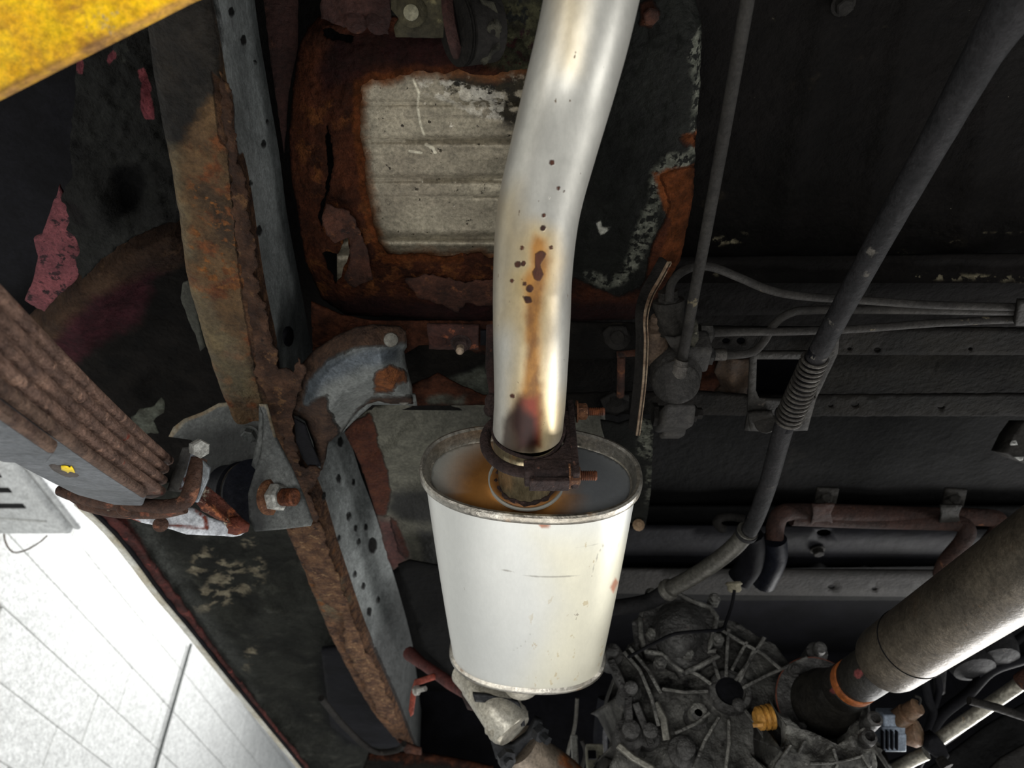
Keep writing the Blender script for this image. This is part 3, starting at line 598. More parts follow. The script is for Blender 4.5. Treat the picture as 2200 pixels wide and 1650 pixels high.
# crumbling inner lip left of the opening: raised flakes
fk = sheet('rust_flake', [(690, 470), (700, 440), (720, 445), (750, 455), (775, 500), (790, 540), (800, 600), (760, 620), (740, 600), (752, 560), (748, 510), (722, 520), (700, 505)], LZ(lambda u, v: .593+.003*N3(u, v, 8, .04)), M['rust'], tray, 7, .0015, jag=4)
fk = sheet('rust_flake', [(870, 600), (930, 590), (1000, 610), (1060, 600), (1062, 660), (1000, 650), (985, 672), (950, 655), (900, 640)], LZ(lambda u, v: .594+.003*N3(u, v, 8, .04)), M['rust'], tray, 7, .0015, jag=4)
M['rustm'] = mat('maroon_rust', '3c2520', '281816', 20, .8, 0, .8, 120, [dict(t=.6, c=('4e3022',), s=45)], dist=.003)
sb = sheet('side_flange', [(560, -60), (640, -60), (640, 100), (620, 200), (610, 330), (600, 260), (580, 120)], LZ(.64), M['rustm'], tray, 10, .003, jag=1)
# rubber mount on the top rear bracket
mt = thing('exhaust_hanger', 'olive hanger bracket with round bolt and ribbed black rubber mount caked in mud', 'exhaust hanger', pz(930, 60, .585))
M['olive'] = mat('olive_steel', '3f3b2a', '2a271d', 30, .7, .2, .6, 120, [dict(t=.6, c=('55503a',), s=60)])
sheet('bracket_plate', [(838, -40), (960, -40), (980, 20), (975, 82), (850, 80), (846, 60), (858, 40), (840, 20)], LZ(.578), M['olive'], mt, 8, .006, jag=.6)
lathe('boss', pz(884, 24, .578), pz(884, 24, .4), [(0, .011), (.004, .011), (.006, .008)], M['olive'], mt, 20)
lathe('bolt_face', pz(883, 27, .573), pz(883, 27, .4), [(0, .0055), (.003, .0055), (.0035, .004)], mat('pale_bolt', '7d7a68', '66634f', 60, .6), mt, 16)
lathe('end_disc', pz(965, 60, .572), pz(990, 55, .572), [(0, .022), (.004, .023), (.008, .02)], M['rustm'], mt, 24)
pr = []
for i in range(14): pr += [(.0022*i, .024+.002*(i > 2)), (.0022*i+.0011, .0262)]
lathe('ribbed_rubber', pz(975, 62, .565), pz(1075, 50, .585), pr+[(.032, .02)], M['dusty'], mt, 28)
M['mudm'] = mat('caked_mud', '4c4a3e', '2b2a24', 60, .95, 0, 1.2, 160, [dict(t=.6, c=('6b6858',), s=120)], dist=.005)
sheet('mud_cake', [(1005, 60), (1050, 40), (1075, 60), (1068, 110), (1040, 140), (1020, 125), (1003, 90)], LZ(lambda u, v: .553+.006*N3(u, v, 0, .05)), M['mudm'], mt, 6, .005, jag=4)
sheet('end_plate', [(1030, 0), (1060, 8), (1080, 50), (1072, 80), (1060, 40), (1040, 15)], LZ(.56), M['mudm'], mt, 6, .004, jag=1)
for (u, v) in ((765, 45), (812, 48)):
    q = lathe('rust_boss', pz(u, v, .6), pz(u, v, .4), [(0, .009), (.008, .009), (.01, .006)], M['rustm'], mt, 16)
sheet('rust_lump', [(690, -50), (830, -50), (840, 30), (835, 75), (800, 70), (780, 50), (740, 60), (690, 40)], LZ(lambda u, v: .594+.004*N3(u, v, 4, .03)), M['rustm'], mt, 8, .004, jag=3)

# ------------------------------------------------------------------ exhaust pipe
M['pipe'] = mat('aluminised_pipe', 'bab8b0', 'a3a19a', 8, .42, .62, .12, 40, [
    dict(t=.62, c=('bdb9ac', 'a29c88'), s=10, tsoft=.1, rough=.3, metal=.8),
    dict(a='halo', amp=16, s=30, soft=60, o=-22, c=('c7b07c', 'b89a62'), cs=40, rough=.4, metal=.5, op=.75),
    dict(a='tint', amp=26, s=24, soft=90, c=('b39a63', 'a08a58'), cs=30, rough=.4, metal=.6, op=.5),
    dict(t=.70, c=('5c4a36', '3a3028'), s=150, tsoft=.02, rough=.7), dict(t=.60, c=('8f8b80', 'a9a79e'), s=30, tsoft=.1, rough=.5, metal=.5),
    dict(a='halo', amp=14, s=60, soft=22, c=('94652c', '6a421d'), cs=90, rough=.65, metal=.2, op=.92),
    dict(a='red', amp=10, s=50, soft=26, c=('5a1c12', '35140f'), cs=50, rough=.35, metal=.5, op=.95),
    dict(a='burn', amp=9, s=60, soft=24, c=('2a1714', '1c1210'), cs=60, rough=.45, metal=.4, op=.9),
    dict(a='spot', amp=5, s=130, soft=3, c=('2d1c18', '4a2a1c'), cs=150, rough=.85, h=.5)], dist=.0003, grit=.16, stretch=(1, .45, 1))
ctl = [(1300, -160, .452), (1288, -90, .455), (1270, 0, .46), (1250, 90, .466), (1224, 190, .475), (1192, 310, .495), (1164, 420, .512), (1151, 500, .525), (1144, 600, .545), (1142, 700, .56), (1139, 850, .605)]
pts = [pd(*c) for c in ctl]+[Vector((.0135, .478, CAM.z+.3955)), Vector((.013, .492, CAM.z+.393))]
sm_ = [Vector(p) for p in cr([tuple(p) for p in pts], 10)]
pipe = thing('exhaust_pipe', 'wide silvery exhaust pipe with an orange drip stain running down to the muffler', 'exhaust pipe', pts[6])
ep = tube('pipe_body', sm_, [.0287-.0009*math.sin(i/len(sm_)*PI) for i in range(len(sm_))], M['pipe'], pipe, 64, sm=60)
# dense attribute mesh
bm = bmesh.new(); bm.from_mesh(ep.data); bmesh.ops.subdivide_edges(bm, edges=bm.edges, cuts=1, use_grid_fill=True); bm.to_mesh(ep.data); bm.free(); smooth(ep.data, 60)
def front(f): return lambda u, v, P: np.where(1 > 0, f(u, v), 0)
zone(ep, 'tint', [(1190, -100), (1270, -100), (1235, 150), (1205, 150)], [(1060, 430), (1110, 400), (1150, 600), (1120, 700), (1060, 700)], [(1160, 860), (1230, 840), (1230, 960), (1160, 960)])
zone(ep, 'halo', [(1150, 500), (1172, 515), (1182, 560), (1172, 610), (1162, 680), (1158, 780), (1168, 900), (1160, 960), (1120, 960), (1118, 860), (1130, 760), (1128, 660), (1122, 600), (1140, 570), (1138, 530)])
zone(ep, 'red', [(1112, 850), (1160, 850), (1162, 960), (1112, 965), (1100, 900)])
zone(ep, 'burn', [(1080, 900), (1112, 868), (1150, 900), (1156, 980), (1070, 980)])
attr(ep, 'spot', lambda u, v, P: np.maximum.reduce([sdist(u, v, [(1148, 545), (1163, 538), (1174, 545), (1166, 560), (1160, 570), (1168, 590), (1160, 606), (1148, 600), (1143, 585), (1150, 575)]), sdist(u, v, [(1122, 636), (1140, 636), (1144, 650), (1130, 652)])]+[r-np.hypot(u-a, v-b) for a, b, r in ((1186, 350, 6), (1168, 463, 5), (1166, 491, 6), (1138, 620, 9), (1128, 610, 5), (1184, 532, 4), (1121, 533, 5), (1112, 568, 7), (1124, 566, 5), (1100, 603, 4), (1101, 850, 6), (1200, 405, 4), (1212, 412, 3), (1180, 425, 3))]))
weld = tube('seam_weld', [Vector((.0135+.0288*math.cos(t), .492-.002*math.cos(3*t), CAM.z+.393+.0288*math.sin(t))) for t in np.linspace(0, 2*PI, 40)], .0016, M['clampd'], pipe, 8)

# ------------------------------------------------------------------ muffler
muf = thing('muffler', 'large oval silver muffler with tapered view and rust-stained rear cap', 'muffler', (.0175, .74, CAM.z+.342))
M['muf'] = mat('aluminised_muffler', 'cdcdc8', 'bebfbb', 3.5, .42, .45, .1, 30, [
    dict(a='cream', amp=40, s=7, soft=120, c=('d0cbb4', 'c2bda8'), cs=12, rough=.45, metal=.4, op=.8),
    dict(t=.60, c=('a4a6a6', 'b3b4b0'), s=6, tsoft=.12, rough=.4, metal=.5, op=.6),
    dict(t=.715, c=('6e665a', '8a8170'), s=75, tsoft=.02, rough=.6, op=.8),
    dict(a='spk', amp=30, s=40, soft=30, c=('a08b55', '8a6f3c'), cs=90, t=.6, ts=80, tsoft=.03, rough=.7, op=.5),
    dict(a='scr', amp=2, s=90, soft=3, c=('77736a',), rough=.6, op=.7),
    dict(a='redm', amp=5, s=60, soft=8, c=('a8572f', '8e5a3c'), rough=.7, op=.85)], stretch=(1.2, .35, 1.2), dist=.00022, grit=.07)
A0 = np.array([.0160, .545, CAM.z+.390]); A1 = np.array([.0190, .937, CAM.z+.390])
def oval(t, a, b, tilt=math.radians(-4.5), n=2.35):
    c, s = math.cos(t), math.sin(t)
    x = a*math.copysign(abs(c)**(2/n), c); z = b*math.copysign(abs(s)**(2/n), s)
    return x*math.cos(tilt)-z*math.sin(tilt), x*math.sin(tilt)+z*math.cos(tilt)
def loft(name, prof, m, parent, seg=160, cap0=False, cap1=False, sm=30):
    """prof: (y offset, half width, half height)"""
    V = []; Fc = []
    for y, a, b in prof:
        k = y/.392; cx, cz = A0[0]+(A1[0]-A0[0])*k, A0[2]
        for i in range(seg):
            x, z = oval(2*PI*i/seg, a, b); V.append((cx+x, A0[1]+y, cz+z))
    n = len(prof)
    for j in range(n-1):
        for i in range(seg): Fc.append((j*seg+i, j*seg+(i+1) % seg, (j+1)*seg+(i+1) % seg, (j+1)*seg+i))
    if cap0: Fc.append(tuple(range(seg)))
    if cap1: Fc.append(tuple(range((n-1)*seg, n*seg)))
    return obj(name, V, Fc, m, parent, sm)
a0, b0 = .0925, .0455
bodyp = [(.008+.376*i/60, a0+.0008*math.sin(i/60*PI), b0+.001*math.sin(i/60*PI)) for i in range(61)]
mb = loft('muffler_shell', bodyp, M['muf'], muf, 200)
zone(mb, 'cream', [(1150, 1150), (1400, 1150), (1400, 1500), (1130, 1500), (1190, 1300)])
zone(mb, 'spk', [(1150, 1300), (1300, 1260), (1320, 1480), (1140, 1500), (1130, 1400)], [(1220, 1160), (1330, 1160), (1330, 1240), (1220, 1230)])
line_zone(mb, 'scr', (1.6, [(1075, 1222), (1110, 1232), (1160, 1240), (1250, 1238)]), (1.6, [(1235, 1175), (1275, 1170), (1310, 1155)]), (1.3, [(1272, 1230), (1285, 1190), (1300, 1165)]), (1.3, [(1100, 1400), (1125, 1385), (1140, 1360)]))
zone(mb, 'redm', [(1310, 1262), (1322, 1240), (1330, 1250), (1318, 1275)], [(1155, 1120), (1180, 1120), (1182, 1134), (1160, 1134)])
M['rim'] = mat('muffler_rim', 'a8a49b', '8c867a', 20, .3, .85, .4, 80, [dict(t=.58, c=('8f6a40', '6d4c2e'), s=30, tsoft=.1, rough=.6, metal=.3, op=.7)], dist=.001)
loft('rear_seam', [(.009, a0, b0), (.0085, a0+.003, b0+.003), (.006, a0+.0042, b0+.0042), (.002, a0+.0043, b0+.0043), (-.0015, a0+.0035, b0+.0035), (-.0025, a0+.0015, b0+.0015), (-.0015, a0-.001, b0-.001), (.003, a0-.002, b0-.002), (.0105, a0-.004, b0-.004), (.012, a0-.0055, b0-.0055)], M['rim'], muf)
loft('front_seam', [(.380, a0, b0), (.382, a0+.0035, b0+.0035), (.386, a0+.0045, b0+.0045), (.390, a0+.0035, b0+.0035), (.391, a0, b0)], M['rim'], muf, cap1=True)
M['cap'] = mat('heat_tinted_cap', 'a3a39c', '90918d', 8, .38, .45, .1, 40, [
    dict(a='dk', amp=14, s=10, soft=90, c=('6a6e73', '5a5e64'), cs=8, rough=.4, metal=.5, op=.75),
    dict(a='brown', amp=10, s=20, soft=70, c=('a06c30', '7d5222'), cs=26, rough=.4, metal=.6, op=.95),
    dict(a='burn', amp=6, s=40, soft=16, c=('3a281c', '5a3a20'), cs=50, rough=.5, metal=.4, op=.9),
    dict(t=.735, c=('3a2f22',), s=110, tsoft=.02, rough=.7)], dist=.00015, grit=.12)
# recessed cap: a plate with a hole round the neck
capol = []
for i in range(120):
    x, z = oval(2*PI*i/120, a0-.0052, b0-.0052); p = np.array([[A0[0]+x, A0[1]+.0115, A0[2]+z]]); u, v = proj(p); capol.append((u[0], v[0]))
cpl = sheet('rear_cap', capol, LY(lambda u, v: A0[1]+.0115-.0035*math.exp(-max(0, math.hypot((u-1132)/72, (v-1040)/40)-1)**2*22)), M['cap'], muf, 6, .0015)
zone(cpl, 'dk', [(1200, 900), (1400, 900), (1400, 1110), (1180, 1110), (1200, 1070)])
attr(cpl, 'brown', lambda u, v, P: 92-np.hypot((u-1095)*1.0, (v-1048)*1.15)*.75+np.where(v > 1060, 12, 0))
attr(cpl, 'burn', lambda u, v, P: 12-np.abs(np.hypot((u-1132), (v-1036)*1.35)-60)*1.0)
M['neck'] = mat('tinted_neck', '9b8e72', '81745a', 40, .3, .75, .25, 60, [dict(t=.58, c=('6e4a28', '8a6236'), s=34, tsoft=.1, rough=.4, metal=.6), dict(t=.7, c=('3a2a20',), s=120)], stretch=(1, .3, 1), dist=.001)
nk = Vector((.0128, .5565, CAM.z+.388)); nd_ = Vector((.0002, -1, .06)).normalized()
V = []; Fc = []; seg = 96; prof = [(0, .0262), (.003, .0252), (.004, .0250), (.034, .0250), (.038, .0268), (.040, .0284), (.062, .0284), (.064, .0278)]
fa, fb, fd = frame(nd_)
for t, r in prof:
    for k in range(seg):
        th = 2*PI*k/seg; fl = .0007*max(0, math.cos(th*14))**3 if .003 < t < .036 else 0
        V.append(nk+fd*t+(fa*math.cos(th)+fb*math.sin(th))*(r-fl))
for j in range(len(prof)-1):
    for i in range(seg): Fc.append((j*seg+i, j*seg+(i+1) % seg, (j+1)*seg+(i+1) % seg, (j+1)*seg+i))
obj('inlet_neck', V, Fc, M['neck'], muf, 30)
tube('neck_weld', [nk+fd*.0015+(fa*math.cos(t)+fb*math.sin(t))*(.0265+.0006*math.sin(9*t)) for t in np.linspace(0, 2*PI, 60)], [.0019+.0007*math.sin(i*1.9) for i in range(60)], M['clampd'], muf, 8)
tube('neck_bead', [nk+fd*.0008+(fa*math.cos(t)+fb*math.sin(t))*.0325 for t in np.linspace(0, 2*PI, 60)], .0016, M['cap'], muf, 8)

# ------------------------------------------------------------------ U clamp
cl = thing('u_bolt_clamp', 'dark rusty U-bolt clamp with two threaded ends round the muffler inlet', 'clamp', (.0133, .503, CAM.z+.39))
cc = Vector((.0133, .503, CAM.z+.390)); up = Vector((0, .10, .995)).normalized(); ex = Vector((1, 0, 0)); R_ = .0355
up2 = Vector((0, .13, .99)).normalized()
ub = [cc+up2*R_+ex*.052]+[cc+up2*(R_*math.sin(t))+ex*(R_*math.cos(t)) for t in np.linspace(PI/2, 3*PI/2, 26)]+[cc-up2*(R_+.0015)+ex*x for x in (.01, .022)]
ub = [ub[0], cc+up2*R_+ex*.025]+ub[1:]
tube('u_bolt', ub, .0046, M['clampd'], cl, 16, sm=60)
thread('threaded_end', cc+up2*R_+ex*.050, cc+up2*R_+ex*.0665, .0038, M['threadr'], cl)
thread('threaded_end', cc-up2*(R_+.0035)+ex*.034, cc-up2*(R_+.0035)+ex*.0535, .0042, M['threadr'], cl)
hexbolt(cc+up2*R_+ex*.0435, ex, .0072, M['nutr'], cl, .008, name='nut')
hexbolt(cc-up2*(R_+.0035)+ex*.0325, ex, .0078, M['nutr'], cl, .008, name='nut', rot=.1)
ax_ = ex.cross(up2)
V = []; Fc = []                                                   # saddle: curved web down the right side of the pipe
arc = np.linspace(math.radians(62), math.radians(-98), 22)
for i, t in enumerate(arc):
    c_ = cc+up2*(.0305*math.sin(t))+ex*(.0305*math.cos(t))
    xr = .0385 if i < 20 else .0385
    out_ = Vector((max(c_.x+.004, cc.x+ .0375), 0, 0)).x
    zz_ = c_+Vector((0, 0, 0))
    o_ = Vector((out_, c_.y, c_.z)) if t > math.radians(-75) else Vector((max(c_.x+.006, cc.x+.0375), c_.y, c_.z-.012))
    if t < math.radians(-60): o_ = Vector((c_.x+.001, c_.y-.001, c_.z-.012))
    for yy in (-.009, .009): V += [c_+ax_*yy, o_+ax_*yy]
n = len(arc)
for i in range(n-1):
    a = 4*i; b = 4*i+4
    Fc += [(a, b, b+1, a+1), (a+2, a+3, b+3, b+2), (a, a+2, b+2, b), (a+1, b+1, b+3, a+3)]
Fc += [(0, 1, 3, 2), (4*n-4, 4*n-2, 4*n-1, 4*n-3)]
obj('saddle', V, Fc, M['clampd'], cl, 40, .0008)
box('saddle_block', cc-up2*(R_+.001)+ex*.0195, ex*.0155, ax_*.0095, up2*.0075, M['clampd'], cl, .0018)
box('saddle_tongue', cc-up2*(R_+.0125)+ex*.0155, ex*.0155, ax_*.006, up2*.0022, M['clampd'], cl, .0008)
box('saddle_plate', cc-up2*.002+ex*.0365, ex*.0028, ax_*.0095, up2*.043, M['clampd'], cl, .001)
for i, (u, v, r) in enumerate(((1060, 862, .009), (1078, 880, .008), (1056, 880, .007), (1072, 850, .007))):
    p = pd(u, v, .655+.004*i)
    lathe('rusted_lump', p, p+Vector((1, -.3, -.6)), [(-.006, r*.5), (-.003, r*.9), (.002, r), (.006, r*.75), (.008, r*.3)], M['clampd'], cl, 9, 20)
tube('rusted_rod', [pd(1055, 700, .67), pd(1053, 790, .66), pd(1062, 850, .655)], .0042, M['rust_dark'], cl, 10)

# ------------------------------------------------------------------ curved gusset arm
M['arm'] = mat('arm_grey', '6d6f6c', '585b59', 10, .5, .15, .3, 60, [
    dict(a='blue', amp=20, s=24, soft=36, c=('3a4148', '2c3238'), cs=20, rough=.4, metal=.5, op=.85),
    dict(a='brown', amp=12, s=50, soft=9, c=('4f3a2c', '35261e'), cs=50, rough=.85, h=.6, hn=1.6, hs=140),
    dict(a='orange', amp=12, s=70, soft=8, c=('7d4a26', '57321b'), cs=90, rough=.9, h=.5, hn=1.5),
    dict(t=.76, c=('b5b5ad',), s=240, tsoft=.02)], dist=.0025)
arm = thing('gusset_arm', 'curved grey and rust gusset arm welded from rail to crossmember', 'gusset', pz(760, 800, .52))
AO = [(620, 888), (622, 860), (640, 790), (675, 752), (720, 722), (765, 702), (800, 696), (858, 700), (872, 712), (874, 745), (868, 755), (874, 790), (884, 825), (888, 868), (840, 868), (812, 862), (790, 868), (765, 885), (745, 912), (728, 935), (706, 950), (700, 985), (692, 1010), (680, 985), (672, 950), (655, 905), (640, 896)]
def armz(u, v):
    s = float(sdist(np.array([u]), np.array([v]), AO)[0])
    return .548-.028*min(1, max(0, s)/50)**.7+.001*N3(u, v, 0, .03)
am = sheet('arm_shell', AO, LZ(armz), M['arm'], arm, 6, .003, jag=1.0)
zone(am, 'blue', [(640, 830), (700, 765), (790, 742), (860, 745), (860, 780), (780, 790), (700, 830), (660, 880), (640, 870)])
zone(am, 'brown', [(600, 900), (620, 800), (680, 730), (760, 690), (880, 690), (880, 735), (840, 742), (760, 745), (700, 775), (660, 820), (650, 870), (640, 900)], [(640, 880), (700, 850), (705, 880), (730, 925), (700, 1030), (640, 950)], [(740, 930), (765, 880), (800, 855), (900, 850), (900, 880), (790, 885)])
zone(am, 'orange', [(806, 800), (840, 785), (870, 800), (875, 820), (850, 825), (845, 840), (802, 845)])
sheet('bolt_tab', [(800, 850), (850, 842), (892, 850), (896, 872), (850, 870), (800, 870), (760, 905), (735, 930), (760, 890)], LZ(.553), M['arm'], arm, 8, .003)
M['rivetp'] = mat('pale_rivet', '63635d', '48443d', 80, .5, .4, .3, 120)
for (u, v, z) in ((840, 730, .524), (868, 857, .549)):
    lathe('rivet', pz(u, v, z), pz(u, v, .3), [(-.004, .0072), (0, .0072), (.0015, .0065), (.002, .003)], M['rivetp'], arm, 20)
# lower slot opening behind the arm
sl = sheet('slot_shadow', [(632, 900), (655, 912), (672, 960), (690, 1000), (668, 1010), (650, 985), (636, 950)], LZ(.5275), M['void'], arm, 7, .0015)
# ------------------------------------------------------------------ leaf spring
leafs = thing('leaf_spring', 'rusty pack of stacked spring leaves coming in from the left edge', 'leaf spring', pd(250, 900, .6))
L0 = pd(0, 598, .385); L1 = pd(380, 985, .74)
dr = (L1-L0).normalized(); wdir = Vector((-1, 0, 0)); wdir = (wdir-dr*wdir.dot(dr)).normalized(); dn = dr.cross(wdir).normalized()
if dn.z > 0: dn = -dn
def leaf(name, k, t0, t1, m, th=.0088, wid=.058, nose=.02, off=0, seg=60):
    """k-th leaf down the pack; t along the pack (0 at left frame edge, 1 at clip)"""
    V = []; Fc = []; Lh = (L1-L0).length
    ring = [(0, .5), (.012, .2), (.05, .04), (.12, 0), (.2, 0), (.35, 0), (.5, 0), (.65, 0), (.8, 0), (.95, .03), (1, .5), (.95, .97), (.5, 1), (.12, 1), (.05, .96), (.012, .8)]
    nsd = len(ring)
    for i in range(seg+1):
        t = t0+(t1-t0)*i/seg; s = t*Lh
        sag = -.010*math.sin(max(0, min(1, t))*PI)
        base = L0+dr*s+dn*(k*.0104-sag*.3)
        rest = (t1-t)*Lh; w_ = wid if rest > nose else wid*(.45+.55*(max(0, rest)/nose))
        ins = (wid-w_)/2
        base = base+wdir*ins
        for xx, zz in ring: V.append(base+wdir*(xx*w_)+dn*(zz*th))
    for i in range(seg):
        for j in range(nsd): Fc.append((i*nsd+j, i*nsd+(j+1) % nsd, (i+1)*nsd+(j+1) % nsd, (i+1)*nsd+j))
    Fc += [tuple(range(nsd)), tuple(range(seg*nsd, (seg+1)*nsd))]
    return obj(name, V, Fc, m, leafs, 40)
M['plateg'] = mat('grey_leaf_face', '5c5f63', '4d5053', 9, .5, .35, .3, 60, [dict(t=.64, c=('6f716f',), s=20, tsoft=.1), dict(a='side', amp=6, s=60, soft=8, c=('6a5446', '433129'), cs=50, rough=.75, h=.7, hn=1.2),
    ], dist=.002)
M['maroonl'] = mat('maroon_leaf_end', '35201f', '241716', 30, .75, .1, .7, 120)
for k, t0, t1 in ((0, -.6, 1.0), (1, -.6, 1.0), (2, -.6, 1.0), (3, -.6, 1.0)):
    leaf('leaf', k, t0, t1+.03 if k == 0 else t1, M['spring'])
lf = leaf('leaf', 4, -.6, .93, M['plateg'], nose=.05)
attr(lf, 'side', lambda u, v, P: (((P-np.array(L0))@np.array(wdir) < .004)*60-30).astype(float))
lf = leaf('leaf', 5, -.6, .36, M['plateg'], nose=.03)
attr(lf, 'side', lambda u, v, P: (((P-np.array(L0))@np.array(wdir) < .004)*60-30).astype(float))
mt_ = sheet('paint_mark_ground', [(105, 1000), (118, 997), (150, 1008), (170, 1022), (165, 1027), (140, 1024), (112, 1010)], lambda u, v: pd(u, v, 0) if False else (lambda r, q: CAM+r*((q-CAM).dot(dn)/r.dot(dn)))(ray(u, v), L0+dn*(5*.0104+.0016)), mat('dark_smear', '3a3431', '4b443f', 60, .7), leafs, 5, .0008, jag=2)
mt_ = sheet('paint_mark', [(131, 1003), (140, 1001), (150, 1005), (153, 1002), (158, 1011), (161, 1016), (150, 1013), (146, 1016), (138, 1012), (132, 1010)], lambda u, v: (lambda r, q: CAM+r*((q-CAM).dot(dn)/r.dot(dn)))(ray(u, v), L0+dn*(5*.0104+.0024)), mat('yellow_paint', 'e8cc1a', 'd9b80f', 80, .5), leafs, 4, .0006, jag=1)
mt_['label'] = 'small yellow paint mark on the grey leaf'
# main leaf end running forward to the eye
M['mainl'] = mat('rusty_main_leaf', '5f2f22', '42231a', 30, .7, .2, .9, 100, [dict(t=.52, c=('9a6340', '8a4a2c'), s=40, tsoft=.1), dict(t=.6, c=('b7ad98', '8e8677'), s=30, tsoft=.05)], dist=.003)
M['mainw'] = mat('wall_lit_leaf', 'b9bcc0', 'a2a5aa', 18, .5, .2, .5, 60, [dict(a='r', amp=5, s=60, soft=6, c=('6b3020', '4a2117'), cs=50, rough=.8)], dist=.002)  # pale base painted in for light off the white wall
eye = thing('main_leaf', 'rust-red front end of the main leaf, wall light painted white on its face, ending in a rolled eye', 'leaf spring', pd(460, 1110, .78))
w1 = sheet('white_face', [(262, 1108), (300, 1098), (390, 1090), (420, 1092), (450, 1112), (520, 1134), (533, 1140), (516, 1151), (500, 1153), (440, 1150), (400, 1148), (370, 1138), (340, 1130), (300, 1122)], LD(lambda u, v: .745+.00025*(u-260)), M['mainw'], eye, 6, .006, jag=.5)
line_zone(w1, 'r', (3, [(345, 1127), (440, 1135), (445, 1125)]), (5, [(420, 1095), (440, 1112), (445, 1135)]), (3, [(262, 1108), (300, 1122)]))
sheet('rust_edge', [(418, 1056), (432, 1035), (450, 1048), (480, 1072), (512, 1104), (536, 1132), (528, 1136), (500, 1130), (470, 1118), (440, 1100), (422, 1082)], LD(lambda u, v: .735+.0005*(u-420)-.01*math.exp(-((v-(u-420)*.85-1062)/9)**2)), M['mainl'], eye, 5, .006, jag=.8)
tube('rolled_eye', [pd(492, 1128, .772), pd(512, 1130, .775), pd(535, 1134, .778)], [.0085, .0095, .004], M['mainl'], eye, 16)
# rebound clip
clip = thing('rebound_clip', 'rusty bent clip strap under the leaf pack with a zinc bolt head', 'clip', pd(400, 1080, .72))
M['clip'] = mat('rust_clip', '4f382c', '33241e', 40, .7, .2, .9, 110, [dict(t=.55, c=('8a5f48', '744433'), s=50, tsoft=.1), dict(t=.62, c=('9c9484', '7f786a'), s=40, tsoft=.06)], dist=.003)
tube('strap', [pd(*c) for c in cr([(128, 1054, .73), (165, 1068, .725), (230, 1080, .715), (300, 1085, .71), (360, 1088, .706), (396, 1078, .703), (410, 1052, .704), (420, 1015, .708), (428, 985, .712)], 6)], [.006]*8+[.0075]*41, M['clip'], clip, 16, (1, .8))
tube('strap_end', [pd(*c) for c in cr([(135, 1056, .735), (175, 1082, .73), (240, 1098, .72), (300, 1102, .715), (350, 1100, .712), (395, 1090, .708)], 6)], [.004]*6+[.007]*25, M['clip'], clip, 14, (1, .7))
sheet('clip_ear', [(392, 962), (420, 958), (425, 975), (405, 1040), (395, 1058), (358, 1054), (370, 1020)], LD(lambda u, v: .722), mat('dark_grey_ear', '3c3d3e', '4a4640', 14, .55, .3, .3, 60, [dict(t=.6, c=('55483c',), s=30)]), clip, 7, .004)
M['chip'] = mat('chipped_paint', '8b9098', '73777d', 60, .5, .3, .4, 100, [dict(t=.54, c=('5a3428', '3f251d'), s=60, tsoft=.04)], dist=.002)
sheet('clip_cheek', [(413, 962), (424, 958), (430, 990), (410, 1045), (398, 1058), (385, 1052), (400, 1010)], LD(lambda u, v: .712), M['chip'], clip, 6, .003)
sheet('clip_cheek', [(432, 985), (450, 1005), (446, 1030), (424, 1080), (414, 1078), (415, 1050)], LD(lambda u, v: .708), mat('grey_cheek', '5d6163', '72767a', 30, .45, .5, .3, 80), clip, 6, .004)
lathe('clip_bolt', pd(425, 962, .712), pd(446, 970, .69), [(-.012, .0052), (0, .0052), (.0005, .0088), (.009, .0088), (.0105, .0075)], M['zinc'], clip, 6, 25)
lathe('rivet_head', pd(272, 1090, .712), pd(274, 1100, .66), [(0, .009), (.003, .0085), (.005, .005)], M['clip'], clip, 16)
lathe('rivet_head', pd(345, 1128, .76), pd(345, 1142, .72), [(-.003, .0075), (0, .007), (.001, .004)], M['clip'], clip, 16)

# ------------------------------------------------------------------ hanger bracket with bush and bolt
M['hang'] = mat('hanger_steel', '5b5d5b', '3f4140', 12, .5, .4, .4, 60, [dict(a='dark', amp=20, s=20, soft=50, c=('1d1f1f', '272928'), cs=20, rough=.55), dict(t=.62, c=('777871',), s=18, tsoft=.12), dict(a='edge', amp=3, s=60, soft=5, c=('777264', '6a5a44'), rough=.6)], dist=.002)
hg = thing('spring_hanger', 'folded grey steel hanger bracket bolted below the rail holding the spring eye', 'bracket', pd(580, 1000, .82))
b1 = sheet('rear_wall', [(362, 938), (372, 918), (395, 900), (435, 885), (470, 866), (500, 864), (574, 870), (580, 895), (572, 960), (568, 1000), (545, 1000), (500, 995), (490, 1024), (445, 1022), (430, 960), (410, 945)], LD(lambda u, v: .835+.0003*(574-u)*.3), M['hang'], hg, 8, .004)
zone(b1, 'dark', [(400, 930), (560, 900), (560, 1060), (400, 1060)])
attr(b1, 'edge', lambda u, v, P: 7-ldist(u, v, [(362, 938), (395, 900), (435, 885), (470, 866), (574, 870)]))
Bo = [(556, 868), (574, 868), (580, 890), (592, 935), (612, 975), (632, 1015), (655, 1070), (672, 1120), (668, 1130), (600, 1138), (548, 1142), (535, 1120), (533, 1060), (545, 1020), (560, 980), (566, 930), (566, 890)]
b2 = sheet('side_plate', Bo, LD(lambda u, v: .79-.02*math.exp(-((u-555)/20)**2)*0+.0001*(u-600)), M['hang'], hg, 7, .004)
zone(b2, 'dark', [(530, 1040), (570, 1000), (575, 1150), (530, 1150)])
attr(b2, 'edge', lambda u, v, P: 5-ldist(u, v, [(556, 868), (574, 868), (580, 890), (592, 935)]))
sheet('folded_lip', [(556, 868), (566, 890), (566, 930), (560, 985), (550, 1010), (540, 1000), (554, 940), (556, 900)], LD(.80), M['hang'], hg, 6, .02)
for n_ in ('dark', 'edge'): pass
